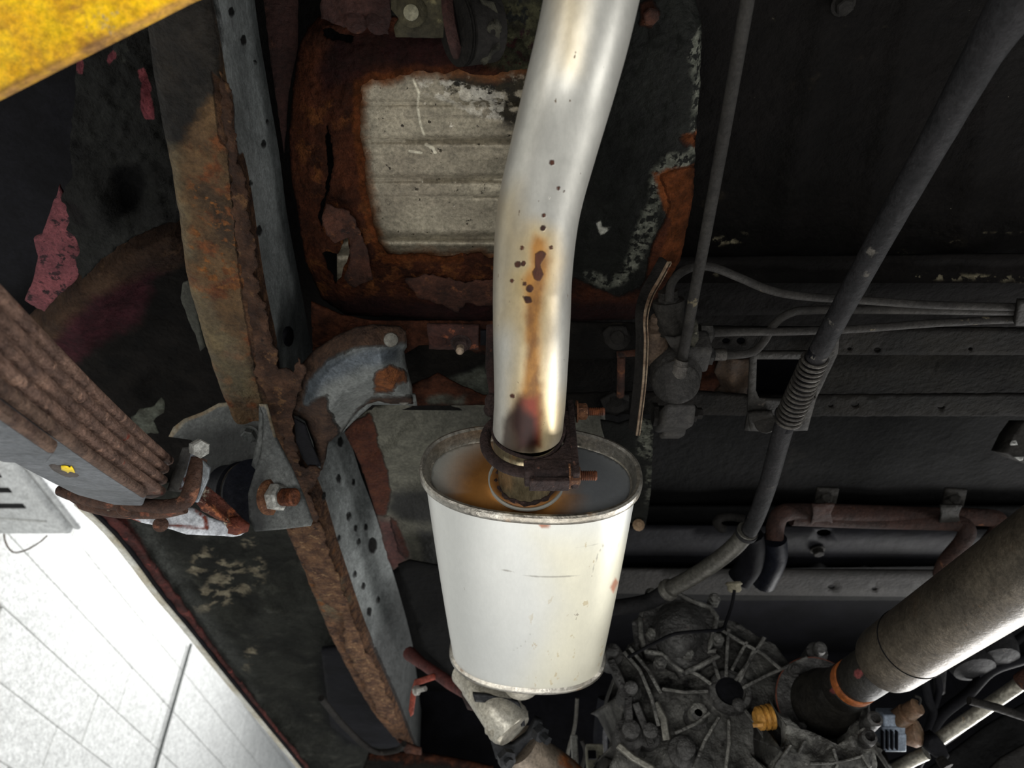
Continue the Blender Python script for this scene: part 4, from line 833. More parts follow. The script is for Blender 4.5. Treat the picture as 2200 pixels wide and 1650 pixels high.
lathe('bush_rubber', pd(478, 1050, .83), pd(560, 1058, .80), [(0, .022), (.004, .026), (.02, .027), (.024, .03), (.028, .031), (.032, .029), (.042, .034)], M['navy'], hg, 32)
lathe('bush_sleeve', pd(478, 1050, .83), pd(560, 1058, .80), [(.0335, .0295), (.0345, .0312), (.036, .0295)], mat('tan_ring', '4a4238', '332e28', 30, .6), hg, 32)
hexbolt(pd(537, 932, .828), Vector((-.1, -.3, -1)), .008, M['hang'], hg, name='hanger_bolt')
nb0 = pd(578, 1068, .79); nbd = (pd(640, 1068, .775)-nb0).normalized()
lathe('flange_nut', nb0, nb0+nbd, [(0, .0185), (.004, .0185), (.006, .015)], M['nutr'], hg, 22)
lathe('nut', nb0, nb0+nbd, [(.004, .0145), (.015, .0145), (.017, .012)], M['zinc'], hg, 6, 25, rot=.4)
thread('bolt_end', nb0+nbd*.012, nb0+nbd*.034, .0092, M['threadr'], hg, .0018)

# ------------------------------------------------------------------ yellow lift arm
M['yel'] = mat('worn_yellow_paint', 'f2c400', 'dba007', 60, .5, 0, .4, 40, [dict(t=.55, c=('c08a22', '9a6a30'), s=42, tsoft=.14), dict(t=.63, c=('8f8b84', '76716a'), s=24, tsoft=.05), dict(a='low', amp=16, s=60, soft=22, c=('9a7344', '7d5c3c'), cs=30)], dist=.002)
la = thing('lift_arm', 'worn yellow painted lift arm crossing the upper left corner', 'lift arm', pd(100, 60, .33))
def lpl(u, v): return pd(u, v, .36-.00006*(u))
Y1 = sheet('arm_face', [(-500, 440), (-40, 218), (0, 198), (100, 147), (200, 97), (300, 46), (400, -5), (560, -75), (500, -600), (-500, -600)], lambda u, v: pd(u, v, .37), M['yel'], la, 10, .006)
attr(Y1, 'low', lambda u, v, P: 14-ldist(u, v, [(-40, 232), (0, 210), (100, 158), (200, 108), (300, 57), (430, -8)]))

# ------------------------------------------------------------------ cables and hoses (right)
def cable(name, P_, r, m, label, cat, sides=14, group=None, n=8):
    pts = [Vector(p) for p in cr([tuple(pz(*c)) if len(c) == 3 else tuple(c[3]) for c in P_], n)]
    rr = r if not isinstance(r, (list, tuple)) else list(np.interp(np.linspace(0, 1, len(pts)), np.linspace(0, 1, len(r)), r))
    o = tube(name, pts, rr, m, None, sides); tag(o, label, cat, group); return o
cable('park_brake_cable', [(1625, -120, .50), (1606, 0, .50), (1580, 150, .50), (1548, 330, .50), (1515, 510, .50), (1490, 640, .497), (1468, 760, .49), (1456, 800, .487)], [.0044, .0046, .0047, .0048], M['cable'], 'thin straight grey cable dropping into the round valve', 'cable')
hs_ = thing('sheathed_cable', 'thick black sheathed cable with a coil spring sleeve running diagonally on the right', 'cable', pz(1800, 600, .48))
hp = [Vector(p) for p in cr([tuple(pz(*c)) for c in [(2240, -90, .48), (2180, 10, .48), (2110, 120, .48), (2010, 300, .48), (1920, 460, .48), (1860, 570, .48), (1800, 680, .48), (1752, 770, .48)]], 8)]
rr = [.0165, .0155, .0120, .0105, .0100, .0096, .0094, .0092]; rr = list(np.interp(np.linspace(0, 1, len(hp)), np.linspace(0, 1, 8), rr))
rr = [r*(1+.03*N3(i*.5, 0, 0)) for i, r in enumerate(rr)]
tube('rubber_sheath', hp, rr, M['hose'], hs_, 20)
sg = pz(1752, 768, .48); se = pz(1692, 905, .482); 
hx = []
dd_, = [se-sg]; a_, b_, d_ = frame(dd_); Ln = dd_.length; turns = 15
for i in range(turns*20+1):
    t = i/(turns*20); hx.append(sg+d_*(Ln*t)+(a_*math.cos(t*turns*2*PI)+b_*math.sin(t*turns*2*PI))*(.0105+.003*t*.6))
M['coil'] = mat('coil_steel', '4f4c47', '3b3835', 60, .45, .6, .3, 200)
tube('coil_spring', hx, .0017, M['coil'], hs_, 7)
tube('core', [sg-d_*.01, se+d_*.01], .0085, M['void'], hs_, 14)
lower = [Vector(p) for p in cr([tuple(pz(*c)) for c in [(1692, 890, .483), (1672, 960, .485), (1650, 1040, .487), (1625, 1110, .49), (1604, 1150, .492)]], 8)]
tube('lower_sheath', lower, [.0125]+[.0098]*(len(lower)-1), M['hose'], hs_, 18)
M['bare'] = mat('bare_conduit', '5c5a54', '474540', 30, .45, .4, .3, 80, [dict(t=.7, c=('8f8b82',), s=120)])
bare = [Vector(p) for p in cr([tuple(pz(*c)) for c in [(1606, 1140, .492), (1580, 1172, .492), (1540, 1205, .49), (1490, 1238, .487), (1438, 1266, .484)]], 8)]
tube('bare_conduit', bare, [.0125]*3+[.011]*(len(bare)-3), M['bare'], hs_, 18)
tail = [Vector(p) for p in cr([tuple(pz(*c)) for c in [(1440, 1264, .484), (1400, 1290, .48), (1350, 1302, .48), (1310, 1306, .48)]], 8)]
tube('rubber_tail', tail, .011, M['hose'], hs_, 16)
lathe('ferrule', pz(1442, 1263, .484), pz(1420, 1278, .483), [(0, .0135), (.003, .0145), (.005, .012), (.008, .0145), (.012, .013)], M['bare'], hs_, 20)
lathe('ferrule', pz(1606, 1142, .492), pz(1596, 1156, .492), [(0, .0135), (.006, .0135)], M['hose'], hs_, 20)

# brake lines and clip
BL = [('brake_line', [(1438, 648, .52), (1442, 612, .53), (1460, 588, .54), (1490, 574, .55), (1530, 574, .555), (1590, 597, .56), (1650, 622, .56), (1720, 636, .56), (1850, 645, .56), (2000, 655, .56), (2190, 660, .56), (2400, 664, .56)], .0040, 'long bent brake line arching up from the valve and running right, uppermost'),
      ('brake_line', [(1530, 762, .53), (1570, 763, .53), (1615, 757, .535), (1640, 735, .54), (1665, 695, .55), (1700, 672, .555), (1750, 666, .56), (1900, 666, .56), (2190, 669, .56), (2400, 672, .56)], .0042, 'brake line rising in an S curve and running right, second from top'),
      ('brake_line', [(1515, 716, .53), (1600, 713, .54), (1700, 712, .545), (1850, 706, .55), (2000, 695, .555), (2180, 686, .56), (2400, 682, .56)], .0040, 'straight brake line lying along the crossmember flange, lowest of three')]
for nme, P_, r, lb_ in BL: cable(nme, P_, r, M['cable'], lb_, 'pipe', 10, 'brake lines leaving the valve')
lc = sheet('line_clip', [(2190, 650), (2215, 650), (2215, 700), (2182, 700)], LZ(.55), M['brk'], step=8, thick=.006)
tag(lc, 'small clip holding the brake lines at the right edge', 'clip')

# ------------------------------------------------------------------ valve unit
vv = thing('load_valve', 'dusty round brake load valve with rubber dome and threaded ports', 'valve', pz(1450, 820, .5))
M['valve'] = mat('dusty_rubber_valve', '2c2b2a', '3a3835', 22, .65, .1, .5, 110, [dict(t=.62, c=('45413b',), s=40, tsoft=.1), dict(t=.76, c=('8b857a',), s=240)], dist=.002, spec=0.12)
cz = pz(1452, 800, .50)
dome_dir = Vector((0, -.55, -.75)).normalized()
def rp(px, d): return px*d/F
dpt = depth(cz)
lathe('dome', cz-dome_dir*.01, cz+dome_dir, [(-.02, rp(48, dpt)), (-.004, rp(56, dpt)), (.008, rp(57, dpt)), (.018, rp(52, dpt)), (.026, rp(42, dpt)), (.031, rp(26, dpt)), (.033, .004)], M['valve'], vv, 36, 50)
sheet('lower_boot', [(1402+50-54*math.cos(t)*(1 if math.sin(t) < 0 else .97), 822+46*math.sin(t)) for t in np.linspace(0, 2*PI, 36)[:-1]], LD(lambda u, v: dpt-.035+.02*((u-1452)/56)**2), M['valve'], vv, 6, .03)
lathe('cable_boss', pz(1452, 808, .48), pz(1470, 755, .49), [(0, .0095), (.006, .0095), (.008, .0085), (.012, .0085), (.014, .007), (.017, .0065)], M['coil'], vv, 18)
box('stem_block', pz(1449, 900, .49), (.016, 0, 0), (0, .013, -.004), (0, .02, .012), M['valve'], vv, .004)
box('stem_foot', pz(1445, 925, .50), (.012, 0, 0), (0, .008, -.003), (0, .01, .006), M['valve'], vv, .003)
lathe('side_bolt', pz(1402, 890, .50), pz(1420, 890, .50), [(0, .012), (.005, .012), (.006, .009), (.012, .009)], M['dusty'], vv, 6, 25)
lathe('side_nut', pz(1478, 888, .50), pz(1495, 888, .50), [(0, .009), (.008, .009), (.0085, .006), (.014, .006)], M['dusty'], vv, 6, 25)
lathe('port_tower', pz(1441, 705, .52), pz(1437, 655, .53), [(-.005, .013), (.018, .0135), (.022, .0148), (.027, .0145), (.028, .009), (.036, .009)], M['brk'], vv, 22)
lathe('port_nut', pz(1437, 668, .525), pz(1437, 640, .53), [(0, .0095), (.012, .0095), (.014, .006)], M['cable'], vv, 6, 25)
lathe('bleed_port', pz(1408, 735, .52), pz(1409, 680, .525), [(-.02, .0125), (.012, .0125), (.014, .0115), (.017, .0115), (.0175, .008), (.022, .0085), (.0235, .005), (.028, .0052), (.03, .004)], mat('brown_port', '463a31', '5b4c3f', 60, .7, .2, .5, 150), vv, 20)
sheet('lever_plate', [(1428, 724), (1450, 728), (1470, 722), (1480, 740), (1460, 765), (1440, 745)], LZ(.495), M['cable'], vv, 6, .003)
sheet('caked_lug', [(1478, 700), (1488, 688), (1500, 700), (1502, 730), (1490, 750), (1475, 735)], LZ(.50), M['mudm'], vv, 5, .008, jag=2)
box('port_body', pz(1490, 755, .51), (.014, 0, 0), (0, .016, 0), (0, 0, .014), M['valve'], vv, .004)
for (u, v, z) in ((1503, 716, .53), (1505, 763, .525)):
    lathe('union_nut', pz(u, v, z), pz(u+20, v, z), [(0, .0098), (.011, .0098), (.012, .007), (.014, .0045)], M['valve'], vv, 6, 25)
lathe('union_sleeve', pz(1530, 762, .53), pz(1562, 762, .53), [(0, .0062), (.013, .0062), (.014, .005)], M['coil'], vv, 14)
# blade hanging beside the valve
bl_pts = [(1440, 560), (1432, 575), (1412, 610), (1395, 650), (1386, 690), (1388, 740), (1384, 820), (1374, 938), (1366, 938)]
blade = thing('hanger_bracket', 'thin pale-edged steel blade hanging between the pipe and the round valve', 'bracket', pz(1385, 750, .5))
M['bladee'] = mat('blade_edge', '8a7a66', '5b4636', 60, .7, .2, .4, 150, [dict(t=.6, c=('5d3323',), s=70)])
edge = [Vector(p) for p in cr([tuple(pz(*c)) for c in [(1438, 566, .575), (1420, 600, .56), (1398, 640, .54), (1387, 685, .515), (1388, 740, .50), (1384, 820, .49), (1376, 890, .485), (1370, 936, .483)]], 8)]
strip('pale_edge', edge, Vector((-.0018, 0, 0)), Vector((.0024, 0, 0)), M['bladee'], blade, .003)
V = []; n = len(edge)
for i, p in enumerate(edge):
    q = Vector((p.x-.008, p.y+.002, p.z+.012)); V += [p, q, q+Vector((.003, 0, 0)), p+Vector((.0015, 0, 0))]
Fc = []
for i in range(n-1):
    for k in range(4): Fc.append((4*i+k, 4*i+(k+1) % 4, 4*i+4+(k+1) % 4, 4*i+4+k))
obj('blade_web', V, Fc+[(0, 1, 2, 3), (4*n-4, 4*n-3, 4*n-2, 4*n-1)], M['tan_'] if 'tan_' in M else M['dusty'], blade, 40)
sh = sheet('heat_shield_edge', [(1290, 905), (1330, 912), (1368, 900), (1398, 905), (1404, 925), (1402, 980), (1398, 1060), (1388, 1130), (1376, 1133), (1350, 1120), (1310, 1000)], LZ(lambda u, v: .545), M['tray'], step=8, thick=.003, jag=1)
for k in ('rust', 'edge', 'bright', 'dark', 'moss', 'chip2'): attr(sh, k, lambda u, v, P: -99+0*u)
zone(sh, 'chip', [(1372, 895), (1408, 900), (1402, 990), (1370, 975)], [(1390, 1000), (1402, 1000), (1398, 1080), (1390, 1080)])
tag(sh, 'black chipped shield plate edge just right of the muffler rim', 'heat shield')
lathe('shield_screw', pz(1372, 1128, .54), pz(1372, 1128, .4), [(0, .008), (.004, .008), (.007, .004)], mat('tan_screw', '9a8468', '7d6650', 60, .7), sh, 12)

# aluminium wrinkled shield and rust strip left of the muffler
M['foil'] = mat('dull_foil', '55544a', '45443c', 10, .55, .45, .6, 40, [dict(t=.6, c=('6a685c',), s=14, tsoft=.15), dict(a='red', amp=10, s=50, soft=5, c=('472317', '57301d'), cs=60, rough=.85, h=.6, hn=1.5), dict(a='dark', amp=24, s=20, soft=30, c=('12120f',), rough=.6), dict(a='pk', amp=18, s=30, soft=26, c=('4a2b27', '3a2320'), rough=.7)], dist=.003)
def foz(u, v): return .60+.004*math.sin((u*.35+v*.22-math.hypot(u-820, v-1010)*.18)*.16)*math.exp(-((u-880)/90)**2)+.003*N3(u, v, 0, .02)
fo = sheet('foil_shield', [(740, 930), (760, 905), (800, 872), (860, 868), (1060, 868), (1300, 880), (1300, 1000), (1000, 1150), (960, 1230), (900, 1215), (870, 1205), (845, 1225), (832, 1200), (810, 1110), (775, 1000)], LZ(foz), M['foil'], step=7, thick=.002, jag=1.5)
zone(fo, 'red', [(730, 920), (795, 888), (806, 920), (815, 965), (832, 1010), (838, 1060), (830, 1110), (805, 1105), (770, 1000)], [(838, 1110), (852, 1120), (880, 1190), (875, 1205), (855, 1180)])
zone(fo, 'dark', [(845, 1060), (920, 1050), (1000, 1060), (1000, 1130), (860, 1120), (835, 1090)], [(900, 1140), (1000, 1140), (980, 1240), (900, 1240)])
zone(fo, 'pk', [(805, 1110), (850, 1120), (880, 1200), (850, 1230), (830, 1220)])
tag(fo, 'dull wrinkled metal shield with a rusty left border beside the muffler', 'heat shield')
gs = sheet('black_splash_plate', [(855, 1215), (880, 1205), (905, 1210), (960, 1220), (1010, 1500), (960, 1440), (905, 1390), (880, 1300)], LZ(lambda u, v: .56), M['panel2'], step=12, thick=.003)
tag(gs, 'black angled splash plate left of the muffler shell', 'shield')
# ------------------------------------------------------------------ rusty heater pipes with saddles
hp_ = [('heater_pipe', [(1664, 1160, .56), (1666, 1130, .575), (1680, 1104, .585), (1720, 1100, .59), (1850, 1103, .59), (2000, 1108, .59), (2120, 1112, .59), (2145, 1120, .585), (2146, 1140, .575), (2120, 1175, .56), (2100, 1200, .55)], .0125, 'rust-brown coolant pipe crossing right under two saddles, upper of the pair'),
       ('heater_pipe', [(1700, 1112, .585), (1850, 1118, .585), (2020, 1122, .58), (2062, 1126, .575), (2078, 1140, .565), (2068, 1165, .555), (2035, 1205, .545), (2022, 1235, .54)], .0115, 'rust-brown coolant pipe bending down before the driveshaft, lower of the pair')]
M['hpipe'] = mat('rusty_coolant_pipe', '36221b', '281c18', 26, .75, .15, .8, 120, [dict(t=.6, c=('553626', '63402c'), s=40, tsoft=.08), dict(t=.72, c=('8a7b66',), s=160)], dist=.002)
for nme, P_, r, lb_ in hp_: cable(nme, P_, r, M['hpipe'], lb_, 'pipe', 18, 'coolant pipes')
for i, (x0, y0, lb_) in enumerate(((1765, 1098, 'rust-topped saddle clip on the coolant pipes, left one'), (2040, 1100, 'black saddle clip on the coolant pipes nearest the driveshaft'))):
    s_ = thing('pipe_saddle', lb_, 'clip', pz(x0, y0, .57), 'saddle clips on the coolant pipes')
    sheet('tab', [(x0-8, y0-48), (x0+38, y0-46), (x0+30, y0-10), (x0-18, y0-8)], LZ(.60), M['brk'], s_, 7, .004)
    pp = [pz(x0-5, y0-14, .59), pz(x0-8, y0, .566), pz(x0-12, y0+16, .562), pz(x0-14, y0+26, .58)]
    sheet('saddle_band', [(x0-20, y0-14), (x0+28, y0-14), (x0+20, y0+6), (x0+24, y0+26), (x0+12, y0+22), (x0-12, y0+24), (x0-24, y0+30), (x0-18, y0+8)], LZ(lambda u, v: .574-.004*math.exp(-((v-y0-4)/12)**2)), M['hpipe'] if i == 0 else M['brk'], s_, 5, .003, jag=.8)
    lathe('saddle_bolt', pz(x0+12, y0-28, .597), pz(x0+12, y0-28, .4), [(0, .008), (.005, .008), (.006, .006)], M['brk'], s_, 6, 25)
for i, (pts_, lb_) in enumerate((([(1612, 1150, .56), (1616, 1180, .55), (1610, 1215, .54), (1588, 1245, .53)], 'black rubber hose stub below the bare conduit, left one'), ([(1662, 1158, .56), (1664, 1190, .55), (1655, 1220, .54), (1640, 1250, .535)], 'black rubber hose stub under the rusty pipe end, right one'))):
    cable('coolant_hose', pts_, .018, M['void'] if i == 0 else M['navy'], lb_, 'hose', 16, 'rubber hose stubs')
hk = cable('wire_hook', [(1600, 1115, .57), (1575, 1110, .575), (1550, 1112, .575), (1540, 1122, .57), (1548, 1134, .565), (1556, 1136, .565)], .006, M['dusty'], 'small grey hook end behind the sheathed cable', 'hook')
sg_ = lathe('hose_plug', pz(1576, 1250, .5), pz(1578, 1268, .49), [(0, .009), (.003, .012), (.005, .009), (.011, .0095), (.014, .006)], mat('pale_plug', 'a09a86', '7b7564', 60, .6), None, 16)
tag(sg_, 'pale plug tip hanging above the gearbox with a thin wire', 'plug')

# ------------------------------------------------------------------ gearbox
GY = 1.06
gb = thing('gearbox', 'oily cast aluminium gearbox with ribs radiating from a round hub', 'gearbox', py(1550, 1500, GY))
M['cast'] = mat('oily_cast_alloy', '84837d', '4a4947', 40, .42, .5, .8, 90, [dict(t=.57, c=('2c2b2a', '1a1a1a'), s=22, tsoft=.1, rough=.5, metal=.3), dict(t=.62, c=('b5b4ae', '93928d'), s=60, tsoft=.06, rough=.45, metal=.6)], dist=.003)
M['castd'] = mat('black_oily_cast', '5e5d5b', '343332', 24, .4, .45, .8, 90, [dict(t=.62, c=('4c4a47',), s=50, tsoft=.08), dict(t=.66, c=('4a2e20',), s=24, tsoft=.06)], dist=.003)
GO = [(1330, 1420), (1350, 1385), (1385, 1370), (1420, 1395), (1470, 1400), (1540, 1330), (1580, 1335), (1625, 1365), (1665, 1385), (1695, 1425), (1740, 1400), (1765, 1425), (1750, 1470), (1700, 1500), (1720, 1560), (1740, 1620), (1760, 1720), (1300, 1720), (1325, 1600), (1345, 1560), (1330, 1500)]
def gbump(u, v):
    r = math.hypot((u-1560), (v-1500))
    return GY-.02*math.exp(-(r/140)**2)+.004*N3(u, v, 0, .03)-.014*math.exp(-(((u-1470)/60)**2+((v-1640)/50)**2))-.02*math.exp(-(((u-1620)/80)**2+((v-1690)/60)**2))
M['castw'] = mat('shaded_case_wall', '6c6b67', '3a3937', 26, .5, .45, .8, 90, [dict(t=.57, c=('1c1b1a', '101010'), s=22, tsoft=.1, rough=.5, metal=.3), dict(t=.60, c=('8f8d87', '75736e'), s=40, tsoft=.08, rough=.5, metal=.5)], dist=.003)  # darker copy of the cast alloy, recess shade put into its colour
sheet('case_wall', GO, LY(gbump), M['castw'], gb, 6, .14, jag=.8)
def rib(pts_, w=6, h=.026, m=None, name='rib', y=None):
    P_ = []; y = (GY-.012) if y is None else y
    for i, (u, v) in enumerate(pts_): P_.append(Vector((u, v)))
    V = []; n = len(P_); Fc = []
    for i in range(n):
        d = (P_[min(i+1, n-1)]-P_[max(i-1, 0)]).normalized(); nn = Vector((-d.y, d.x))*w
        for s, yy in ((-1, y), (1, y), (.6, y-h), (-.6, y-h)):
            q = P_[i]+nn*s; V.append(py(q.x, q.y, yy+.012*(1 if yy == y else 0)))
    for i in range(n-1):
        for k in range(4): Fc.append((4*i+k, 4*i+(k+1) % 4, 4*i+4+(k+1) % 4, 4*i+4+k))
    Fc += [(0, 1, 2, 3), (4*n-4, 4*n-3, 4*n-2, 4*n-1)]
    return obj(name, V, Fc, m or M['cast'], gb, 30, .001)
for r_ in ([(1522, 1485), (1470, 1487), (1422, 1480)], [(1528, 1470), (1500, 1450), (1482, 1442)], [(1545, 1460), (1536, 1430), (1530, 1405)], [(1560, 1455), (1562, 1400), (1565, 1350)], [(1580, 1462), (1610, 1420), (1635, 1380), (1642, 1368)],
           [(1595, 1478), (1650, 1450), (1700, 1428), (1735, 1412)], [(1600, 1525), (1625, 1555), (1645, 1590)], [(1566, 1545), (1566, 1600), (1558, 1660)], [(1545, 1540), (1515, 1590), (1490, 1650)], [(1525, 1530), (1495, 1555), (1450, 1575)],
           [(1548, 1352), (1590, 1378), (1640, 1405), (1680, 1440)], [(1605, 1378), (1588, 1410), (1572, 1440)], [(1620, 1395), (1600, 1440), (1588, 1465)], [(1340, 1400), (1375, 1440), (1400, 1500), (1415, 1560)], [(1352, 1390), (1392, 1440), (1420, 1490)]): rib(r_)
def pyl(name, u, v, prof, m, sides=32, y=None, rot=0, sm=35):
    y = GY if y is None else y; p = py(u, v, y); return lathe(name, p, p+Vector((0, -1, -.0)), prof, m, gb, sides, sm, rot=rot)
pyl('hub_ring', 1560, 1500, [(-.02, .030), (.022, .0300), (.028, .0275), (.030, .0205), (.028, .0195), (.024, .0190)], M['castd'])
pyl('hub_bore', 1558, 1497, [(.0, .0192), (.0245, .0192), (.0250, .002)], M['void'])
pyl('hub_plug', 1578, 1530, [(.01, .009), (.028, .009), (.030, .006), (.031, .003)], M['castd'], 20)
# domed cover
DO = [(1382, 1303), (1400, 1288), (1430, 1280), (1458, 1276), (1490, 1292), (1525, 1305), (1540, 1325), (1535, 1350), (1522, 1400), (1538, 1398), (1542, 1410), (1500, 1432), (1470, 1446), (1458, 1438), (1420, 1405), (1388, 1400), (1378, 1370), (1376, 1330)]
def dome(u, v):
    r = math.hypot((u-1458)/58, (v-1352)/62)
    return GY-.035-.030*(1-min(1, r)**4)*1.0+.002*N3(u, v, 0, .04)
sheet('domed_cover', DO, LY(dome), M['castd'], gb, 5, .03)
tube('cover_rim', [py(u, v, GY-.040) for u, v in resample(DO, 12)+[DO[0]]], .0035, M['cast'], gb, 8)
for (u, v, r) in ((1392, 1303, .006), (1523, 1314, .007), (1394, 1388, .007), (1530, 1400, .0075), (1466, 1428, .007), (1410, 1448, .007), (1452, 1278, .006)):
    pyl('cover_bolt', u, v, [(.03, .0095), (.040, .0095), (.0405, r), (.046, r), (.048, r*.6)], M['cast'], 6 if r > .0065 else 14, sm=25)
for (u, v, r) in ((1490, 1500+52, .013), (1465, 1625, .017), (1350, 1585, .017), (1390, 1588, .014), (1350, 1497, .013), (1312, 1417, .013), (1660, 1597, .014), (1690, 1490, .010), (1748, 1412, .012)):
    pyl('boss', u, v, [(-.01, r*1.25), (.018, r*1.2), (.020, r*.95), (.021, r*.7), (.034, r*.68), (.036, r*.4)], M['castd'], 20)
pyl('drain_plug', 1492, 1548, [(.0, .013), (.03, .0125), (.034, .011), (.036, .007)], M['cast'], 18)
# ladder of bolted arms on the left of the case
for pts_ in ([(1312, 1417), (1330, 1455), (1350, 1497)], [(1350, 1497), (1352, 1540), (1350, 1585)], [(1365, 1510), (1385, 1560), (1400, 1600)]):
    rib(pts_, 12, .02, M['castd'], 'side_arm')
M['pale'] = mat('pale_cast', '8a887f', '6e6c64', 30, .5, .4, .5, 90, [dict(t=.58, c=('3a3835',), s=40, tsoft=.1)])
rib([(1328, 1600), (1360, 1628), (1400, 1650), (1430, 1690)], 9, .03, M['pale'], 'bell_flange')
rib([(1405, 1510), (1425, 1545), (1432, 1590)], 12, .016, M['pale'], 'oily_web')
sheet('lever_bracket', [(1358, 1335), (1375, 1322), (1385, 1330), (1378, 1380), (1365, 1395)], LY(GY-.03), M['castd'], gb, 6, .004)
# transfer output lumps bottom right
sheet('output_case', [(1690, 1560), (1740, 1570), (1800, 1600), (1860, 1560), (1868, 1500), (1875, 1600), (1885, 1640), (1880, 1720), (1700, 1720), (1680, 1640)], LY(lambda u, v: .98+.01*N3(u, v, 3, .03)-.02*math.exp(-(((u-1800)/50)**2+((v-1640)/40)**2))), M['cast'], gb, 6, .14, jag=1)
for r_ in ([(1730, 1590), (1715, 1620)], [(1790, 1608), (1800, 1640), (1790, 1670)], [(1850, 1620), (1870, 1650)], [(1700, 1600), (1670, 1640), (1650, 1690)], [(1740, 1640), (1790, 1640), (1850, 1625)]): rib(r_, 5, .015, None, 'rib', .97)
for (u, v, r) in ((1850, 1600, .008), (1862, 1562, .008)):
    pyl('case_boss', u, v, [(0, r*1.2), (.03, r*1.15), (.032, r*.75), (.024, r*.6)], M['castd'], 18, .99)
# brass coloured breather
bz = thing('speedo_gear_boot', 'ribbed amber plastic boot wedged between gearbox hub and flange', 'boot', py(1640, 1540, 1.02))
M['amber'] = mat('amber_plastic', 'a87a38', '8a6128', 60, .45, .1, .3, 90, [dict(t=.64, c=('3a2c1c',), s=40)])
q0 = py(1622, 1545, 1.0); q1 = py(1665, 1538, 1.0)
lathe('ribbed_boot', q0, q1, [(0, .009), (.004, .014), (.008, .0145), (.0085, .012), (.011, .012), (.0115, .015), (.015, .015), (.0155, .0125), (.018, .0125), (.0185, .0155), (.022, .0155), (.023, .010)], M['amber'], bz, 24, 20)
tube('boot_tail', [py(1618, 1558, .995), py(1640, 1556, .99)], .003, M['amber'], bz, 8)
# thin wire over the gearbox
cb = tube('sensor_wire', [Vector(p) for p in cr([tuple(pd(*c)) for c in [(1578, 1268, 1.0), (1572, 1300, 1.0), (1560, 1335, .99), (1550, 1352, .98), (1510, 1356, .96), (1450, 1362, .95), (1410, 1380, .96), (1380, 1395, .98), (1350, 1412, 1.0)]], 8)], .0022, M['void'], sides=8)
tag(cb, 'thin black wire draped over the gearbox domed cover', 'wire')

# ------------------------------------------------------------------ driveshaft
A_ = pd(2200, 1218, .662); B_ = pd(1903, 1420, .866); dv = (B_-A_).normalized()
ds = thing('driveshaft', 'thick brown-grey driveshaft tube entering from the right with an orange painted band', 'driveshaft', B_)
M['shaft'] = mat('brown_shaft', '4f483e', '3b362f', 12, .4, .5, .3, 90, [dict(t=.55, c=('4f4030', '453a30'), s=16, tsoft=.2, rough=.4, metal=.4), dict(t=.70, c=('5f4a38',), s=110, tsoft=.05, rough=.6), dict(t=.75, c=('8a8578',), s=260, tsoft=.02)], dist=.0012)
M['shaftd'] = mat('dark_yoke', '262420', '1a1917', 20, .5, .3, .4, 90, [dict(t=.64, c=('3a342c',), s=40, tsoft=.1), dict(a='redp', amp=6, s=60, soft=5, c=('5c2a29',), rough=.7), ], dist=.0015)
rS = .0372
lathe('shaft_tube', A_-dv*.35, B_, [(0, rS), (.35+.05, rS)]+[(.35+.05+(B_-A_).length*k/6-.05*k/6, rS) for k in range(1, 6)]+[(.35+(B_-A_).length-.012, rS), (.35+(B_-A_).length-.004, rS*.965), (.35+(B_-A_).length, rS*.86), (.35+(B_-A_).length+.002, rS*.7)], M['shaft'], ds, 64, 30)
sm2 = A_+dv*((B_-A_).length-.062)
tube('weld_seam', [sm2+(frame(dv)[0]*math.cos(t)+frame(dv)[1]*math.sin(t))*(rS+.0002) for t in np.linspace(0, 2*PI, 50)], .0007, M['void'], ds, 6)
fa2, fb2, _ = frame(dv)
yk = lathe('splined_yoke', B_-dv*.002, B_+dv, [(0, .026), (.012, .0255), (.020, .0262), (.026, .0272), (.066, .0275), (.0665, .0255), (.080, .0255), (.0805, .0275), (.0815, .0275)], M['shaftd'], ds, 40, 25)
zone(yk, 'redp', [(1836, 1440), (1850, 1434), (1855, 1448), (1845, 1460), (1835, 1452)])
lathe('orange_band', B_+dv*.074, B_+dv, [(0, .0268), (.0005, .0276), (.0125, .0276), (.013, .0268)], mat('orange_paint', '94542a', '74401f', 60, .55, 0, .2), ds, 40)
y2 = lathe('rubber_boot', B_+dv*.087, B_+dv, [(0, .0258), (.001, .0285), (.022, .0290), (.026, .0275), (.055, .036), (.066, .0365), (.072, .041), (.09, .043)], M['shaftd'], ds, 44, 35)
zone(y2, 'redp', [(1782, 1480), (1795, 1476), (1797, 1488), (1785, 1492)])
fl = lathe('joint_flange', B_+dv*.178, B_+dv, [(0, .050), (.001, .060), (.008, .061), (.009, .058), (.03, .055)], M['castd'], ds, 48, 25)
tube('flange_edge', [B_+dv*.180+(fa2*math.cos(t)+fb2*math.sin(t))*.0605 for t in np.linspace(0, 2*PI, 60)], .0011, mat('rust_line', '6a3a2c', '4a2a20', 50, .7), ds, 6)
for k in range(4):
    t = k*PI/2+.9; c_ = B_+dv*.176+(fa2*math.cos(t)+fb2*math.sin(t))*.051
    lathe('flange_bolt', c_, c_-dv, [(-.004, .0085), (.003, .0085), (.0035, .0062), (.012, .006), (.013, .004)], M['castd'], ds, 6, 25)

